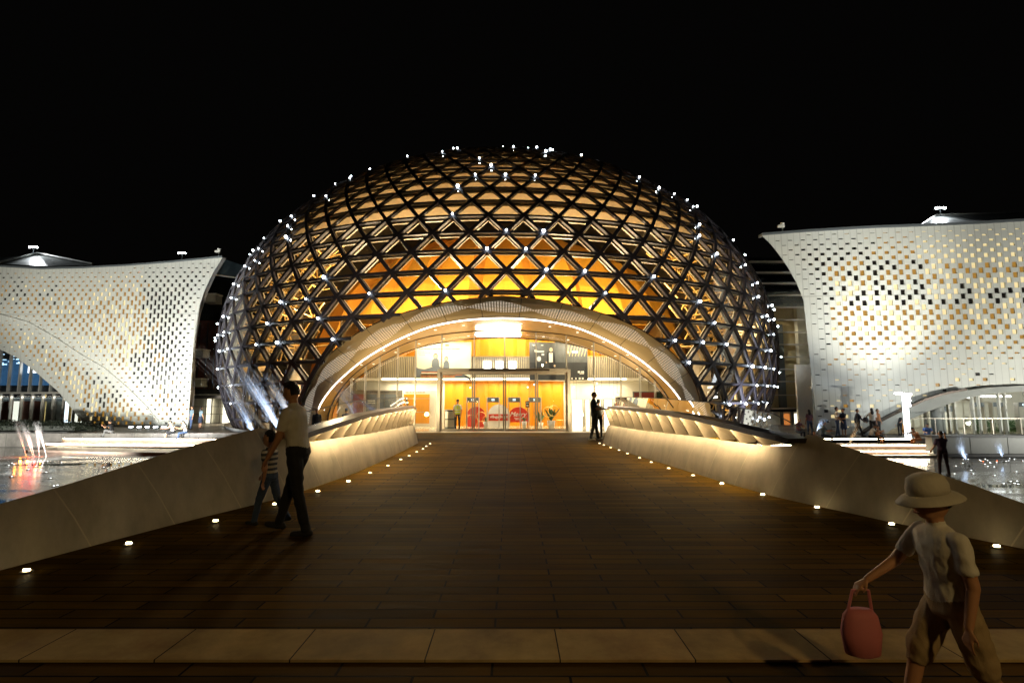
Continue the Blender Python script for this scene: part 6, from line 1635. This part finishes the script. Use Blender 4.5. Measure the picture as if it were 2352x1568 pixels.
mb = MB(); mb.loft([[hb + Vector((rx * cos(2*pi*j/12), ry * sin(2*pi*j/12), z)) for j in range(12)] for z, rx, ry in ((-.16, .12, .06), (-.12, .19, .08), (.08, .16, .07), (.14, .09, .05))]); mb.build('bag_body', M['black'], root, True)
mb = MB(); mb.tube([hb + Vector((-.1, 0, .12)), hb + Vector((0, 0, .28)), hb + Vector((.12, 0, .30)), hb + Vector((.1, 0, .12))], .012, 6); mb.build('bag_strap', M['black'], root)
person('person in brown shirt standing half behind the one with the handbag', (Lx(2008, 31.5), 31.5, Z_PLAZA), 30, 1.62, ORNG, BLK, hair='short')
person('person in white top sitting hunched on the top right step', (Lx(1987, YR), YR, Zs), 55, 1.60, WHT, BLK, hip=(88, 84), knee=(92, 86), seat=0, sh=(40, 44), el=(50, 60), lean=22, nod=20)
person('small person in orange clothes sitting on the top right step', (Lx(2003, YR - .05), YR - .05, Zs), 10, 1.30, ORNG, ORNG, hip=(84, 84), knee=(92, 86), seat=0, sh=(30, 30), el=(40, 60), lean=10, child=True)
person('small person in black standing before the ramp band left of the lamp column', (Lx(2056, 32.2), 32.2, Z_PLAZA), -60, 1.32, BLK, BLK, child=True, sh=(20, 10), el=(60, 20), hip=(8, -6))
person('person in brown T-shirt bending forward on the second right step', (Lx(2097, 29.75), 29.75, -1.13), -78, 1.66, ORNG, ORNG, hip=(92, 84), knee=(78, 92), seat=.16, sh=(62, 56), el=(30, 24), lean=34, nod=16)
person('person in blue T-shirt sitting on the top right step at the planter corner', (Lx(2117, 30.3), 30.3, Zs), -30, 1.68, BLUE, NAVY, hip=(86, 86), knee=(84, 88), seat=0, sh=(36, 34), el=(52, 50), elin=(16, 16), lean=16, nod=22)
person('long-haired person in dark clothes sitting low on the second right step', (Lx(2143, 29.4), 29.4, -1.40), -58, 1.62, PURP, BLK, hip=(86, 86), knee=(84, 80), seat=.18, sh=(40, 44), el=(46, 60), lean=22, nod=24, hair='long')
p = on_level(2169, 1091, Z_POOL)
_, hh, _ = person('person in purple top standing in the wet basin with one arm raised', (p.x, p.y, Z_POOL), 168, 1.80, PURP, cm('dark_plum_cloth', (.05, .025, .03)), hip=(5, -5), knee=(0, 5), sh=(20, 78), el=(30, 62), ab=(8, 28), hair='buzz', vox=.013)
hp = max(hh, key=lambda q: q.z); held_phone(hp + Vector((0, .05, .06)), 'lit phone raised by the person in the wet basin')

# ------------------------------------------------------------------ fountain jets and basin lights
def water_mat(name, c, alpha, em=None):
    m = bpy.data.materials.new(name); m.use_nodes = True; n = m.node_tree; n.nodes.clear(); out = n.nodes.new('ShaderNodeOutputMaterial')
    tr = n.nodes.new('ShaderNodeBsdfTransparent'); df = n.nodes.new('ShaderNodeBsdfDiffuse'); df.inputs[0].default_value = (*c, 1); tl = n.nodes.new('ShaderNodeBsdfTranslucent'); tl.inputs[0].default_value = (*c, 1)
    gl = n.nodes.new('ShaderNodeBsdfGlossy'); gl.inputs['Roughness'].default_value = .2
    m0 = n.nodes.new('ShaderNodeMixShader'); m0.inputs[0].default_value = .5; n.links.new(df.outputs[0], m0.inputs[1]); n.links.new(tl.outputs[0], m0.inputs[2])
    m1 = n.nodes.new('ShaderNodeMixShader'); m1.inputs[0].default_value = .12; n.links.new(m0.outputs[0], m1.inputs[1]); n.links.new(gl.outputs[0], m1.inputs[2])
    m2 = n.nodes.new('ShaderNodeMixShader'); m2.inputs[0].default_value = alpha; n.links.new(tr.outputs[0], m2.inputs[1]); n.links.new(m1.outputs[0], m2.inputs[2]); n.links.new(m2.outputs[0], out.inputs[0])
    return m
M['water'] = water_mat('white_water', (.9, .93, .97), .22)
rj = random.Random(21)
def jet(label, base, tip, color, power, strands, spread, r, group, arc=0.4, fall=0.0):
    base, tip = Vector(base), Vector(tip)
    root = thing('water_jet', label, 'fountain jet', base, group)
    mb = MB()
    strands = int(strands * 4); r *= .4; spread *= 1.15
    for s in range(strands):
        off = Vector((rj.gauss(0, spread), rj.gauss(0, spread * .7), rj.gauss(0, spread * .5))); pts, rad = [], []; N_ = 10; top = rj.uniform(.75, 1.05)
        for i in range(N_ + 1):
            t = i / N_ * top; p = base.lerp(tip, t) + off * t ** 1.3; p.z += arc * 4 * t * (1 - t) * .5 - fall * t * t * rj.uniform(.9, 1.1)
            pts.append(p); rad.append(r * (1.0 - .55 * t))
        mb.tube(pts, rad, 4, caps=False)
    for s in range(strands * 6):
        t = rj.uniform(.3, 1.15); p = base.lerp(tip, t) + Vector((rj.gauss(0, spread * 1.6), rj.gauss(0, spread), rj.gauss(0, spread))) * t; p.z += arc * 2 * t * (1 - t) - fall * t * t
        mb.tube([p, p + Vector((.04, 0, -.10))], r * .35, 3, caps=False)
    mb.build('water_stream', M['water'], root)
    nb = MB(); nb.lathe([(.06, 0), (.06, .04), (.03, .07), (0, .07)], base - Vector((0, 0, .05)), 10); nz_ = nb.build('nozzle', M['grey'], root)
    d = (tip - base).normalized()
    if power and color[0] > .9: point('jet_light', base + d * .25 + Vector((.05, -.28, .0)), power, color, .04); point('jet_light', base + d * .95 + Vector((.05, -.3, .0)), power * .5, color, .04)
    elif power: spot('jet_light', base + Vector((0, -.3, .08)), base.lerp(tip, .7), power, color, 40, .9, .04)
    return root
BLUEW = (.55, .72, 1.0)
for i, (u0, v0, u1, v1, Y, n_, lab) in enumerate(((672, 1040, 556, 852, 20.5, 16, 'broad bright white water jet leaning left in front of the dome flank'), (712, 1040, 617, 872, 20.0, 11, 'white water jet next to the tall person in white, leaning left'), (604, 1040, 516, 872, 21.5, 11, 'faint bluish water jet closest to the left edge of the dome'), (640, 1030, 455, 800, 23.5, 8, 'thin spray of water reaching across to the left link building'))):
    jet(lab, at(u0, v0, Y), at(u1, v1, Y + .6), BLUEW, (6000, 3600, 2600, 1500)[i], n_, .16 if i < 3 else .28, .022, 'white water jets left of the bridge', .25)
for i, (u0, v0, u1, v1, Y, lab) in enumerate(((842, 1000, 742, 850, 19.5, 'thin bluish jet crossing the foot of the portal'), (900, 985, 770, 880, 19.2, 'thin bluish jet in front of the two people outside the left parapet'))):
    jet(lab, at(u0, v0, Y), at(u1, v1, Y + .8), (.5, .6, 1.0), 260, 8, .25, .010, 'white water jets left of the bridge', .3)
for i, (u0, v0, u1, v1, cl, lab) in enumerate(((62, 1031, 36, 972, (1, .28, .02), 'leftmost orange lit water jet at the end of the left steps'), (77, 1031, 50, 975, (1, .22, .02), 'orange lit water jet second from the left end'), (80, 1031, 62, 985, (1, .03, .01), 'red lit water jet crossing an orange one'), (92, 1030, 84, 975, (1, .02, .02), 'upright red lit water jet'), (108, 1030, 86, 978, (1, .30, .04), 'orange lit water jet nearest the lit strips'))):
    b0 = at(u0, v0, 28.4); b0.z = Z_POOL + .02
    jet(lab, b0, at(u1, v1, 28.9), cl, 15, 6, .06, .018, 'coloured water jets at the left steps', .1)
for i, (u0, v0, u1, v1, Y, cl, lab) in enumerate(((2224, 1050, 2200, 1020, 24.5, BLUEW, 'short blue-white jet in front of the planter wall'), (2214, 1046, 2205, 1000, 25.5, BLUEW, 'taller thin blue-white jet in front of the planter wall'), (2304, 1048, 2292, 1018, 26, BLUEW, 'thin jet farthest right in the wet basin'), (1944, 1035, 1974, 968, 28.2, (.89, .5, .2), 'thin orange lit arc of water over the right steps'), (1872, 1000, 1890, 962, 28.6, BLUEW, 'thin blue lit arc of water beside the seated person in grey-blue'))):
    b0 = at(u0, v0, Y); b0.z = max(b0.z, Z_POOL + .02) if u0 < 2000 else Z_POOL + .02
    jet(lab, b0, at(u1, v1, Y + .3), cl, 420, 5, .08, .012, 'thin water jets right of the bridge', .1)
m_dot = lamp_mat('basin_light_lens', (.92, .97, 1.0), 6, False); m_dotr = lamp_mat('red_basin_light_lens', (1.0, .16, .05), 14, False)
rd = random.Random(4)
def basin_light(p, m_, lab, group):
    root = thing('basin_light', lab, 'fountain light', p, group)
    mb = MB(); mb.lathe([(.09, 0), (.09, .015), (.07, .02), (0, .02)], p, 12); mb.build('rim', M['steel'], root)
    mb = MB(); mb.ball(p + Vector((0, 0, .02)), .026, seg=8, rg=5, sc_=(1, 1, .5)); mb.build('lens', m_, root)
for u, v in ((2310, 1065), (2338, 1063), (2295, 1060)) : pass
for i in range(30):
    u, v = rd.uniform(2185, 2350), 1053 + 75 * rd.random() ** 1.6
    basin_light(on_level(u, v, Z_POOL + .003), m_dot, 'small white light set in the wet basin floor to the right of the bridge', 'white basin lights right of the bridge')
for u, v in ((2258, 1060), (2290, 1059)): basin_light(on_level(u, v, Z_POOL + .003), m_dotr, 'small red light set in the wet basin floor to the right of the bridge', 'red basin lights right of the bridge')
for i in range(22):
    u, v = rd.uniform(15, 300), 1060 + 60 * rd.random() ** 1.5
    basin_light(on_level(u, v, Z_POOL + .003), m_dot, 'small white light set in the wet basin floor to the left of the bridge', 'white basin lights left of the bridge')
# row of small uplights along the foot of the left hall
for k in range(6):
    p = at(300 + 19 * k, 984.5, 38.6); p.z = Z_PLAZA
    root = thing('facade_uplight', 'small white uplight standing on the plaza along the foot of the left hall', 'uplight', p, 'uplights along the left hall')
    mb = MB(); mb.box(p + Vector((0, 0, .06)), (.28, .2, .12)); mb.build('housing', M['grey'], root)
    mb = MB(); mb.box(p + Vector((0, 0, .135)), (.24, .16, .03)); mb.build('lens', M['lampw'], root)
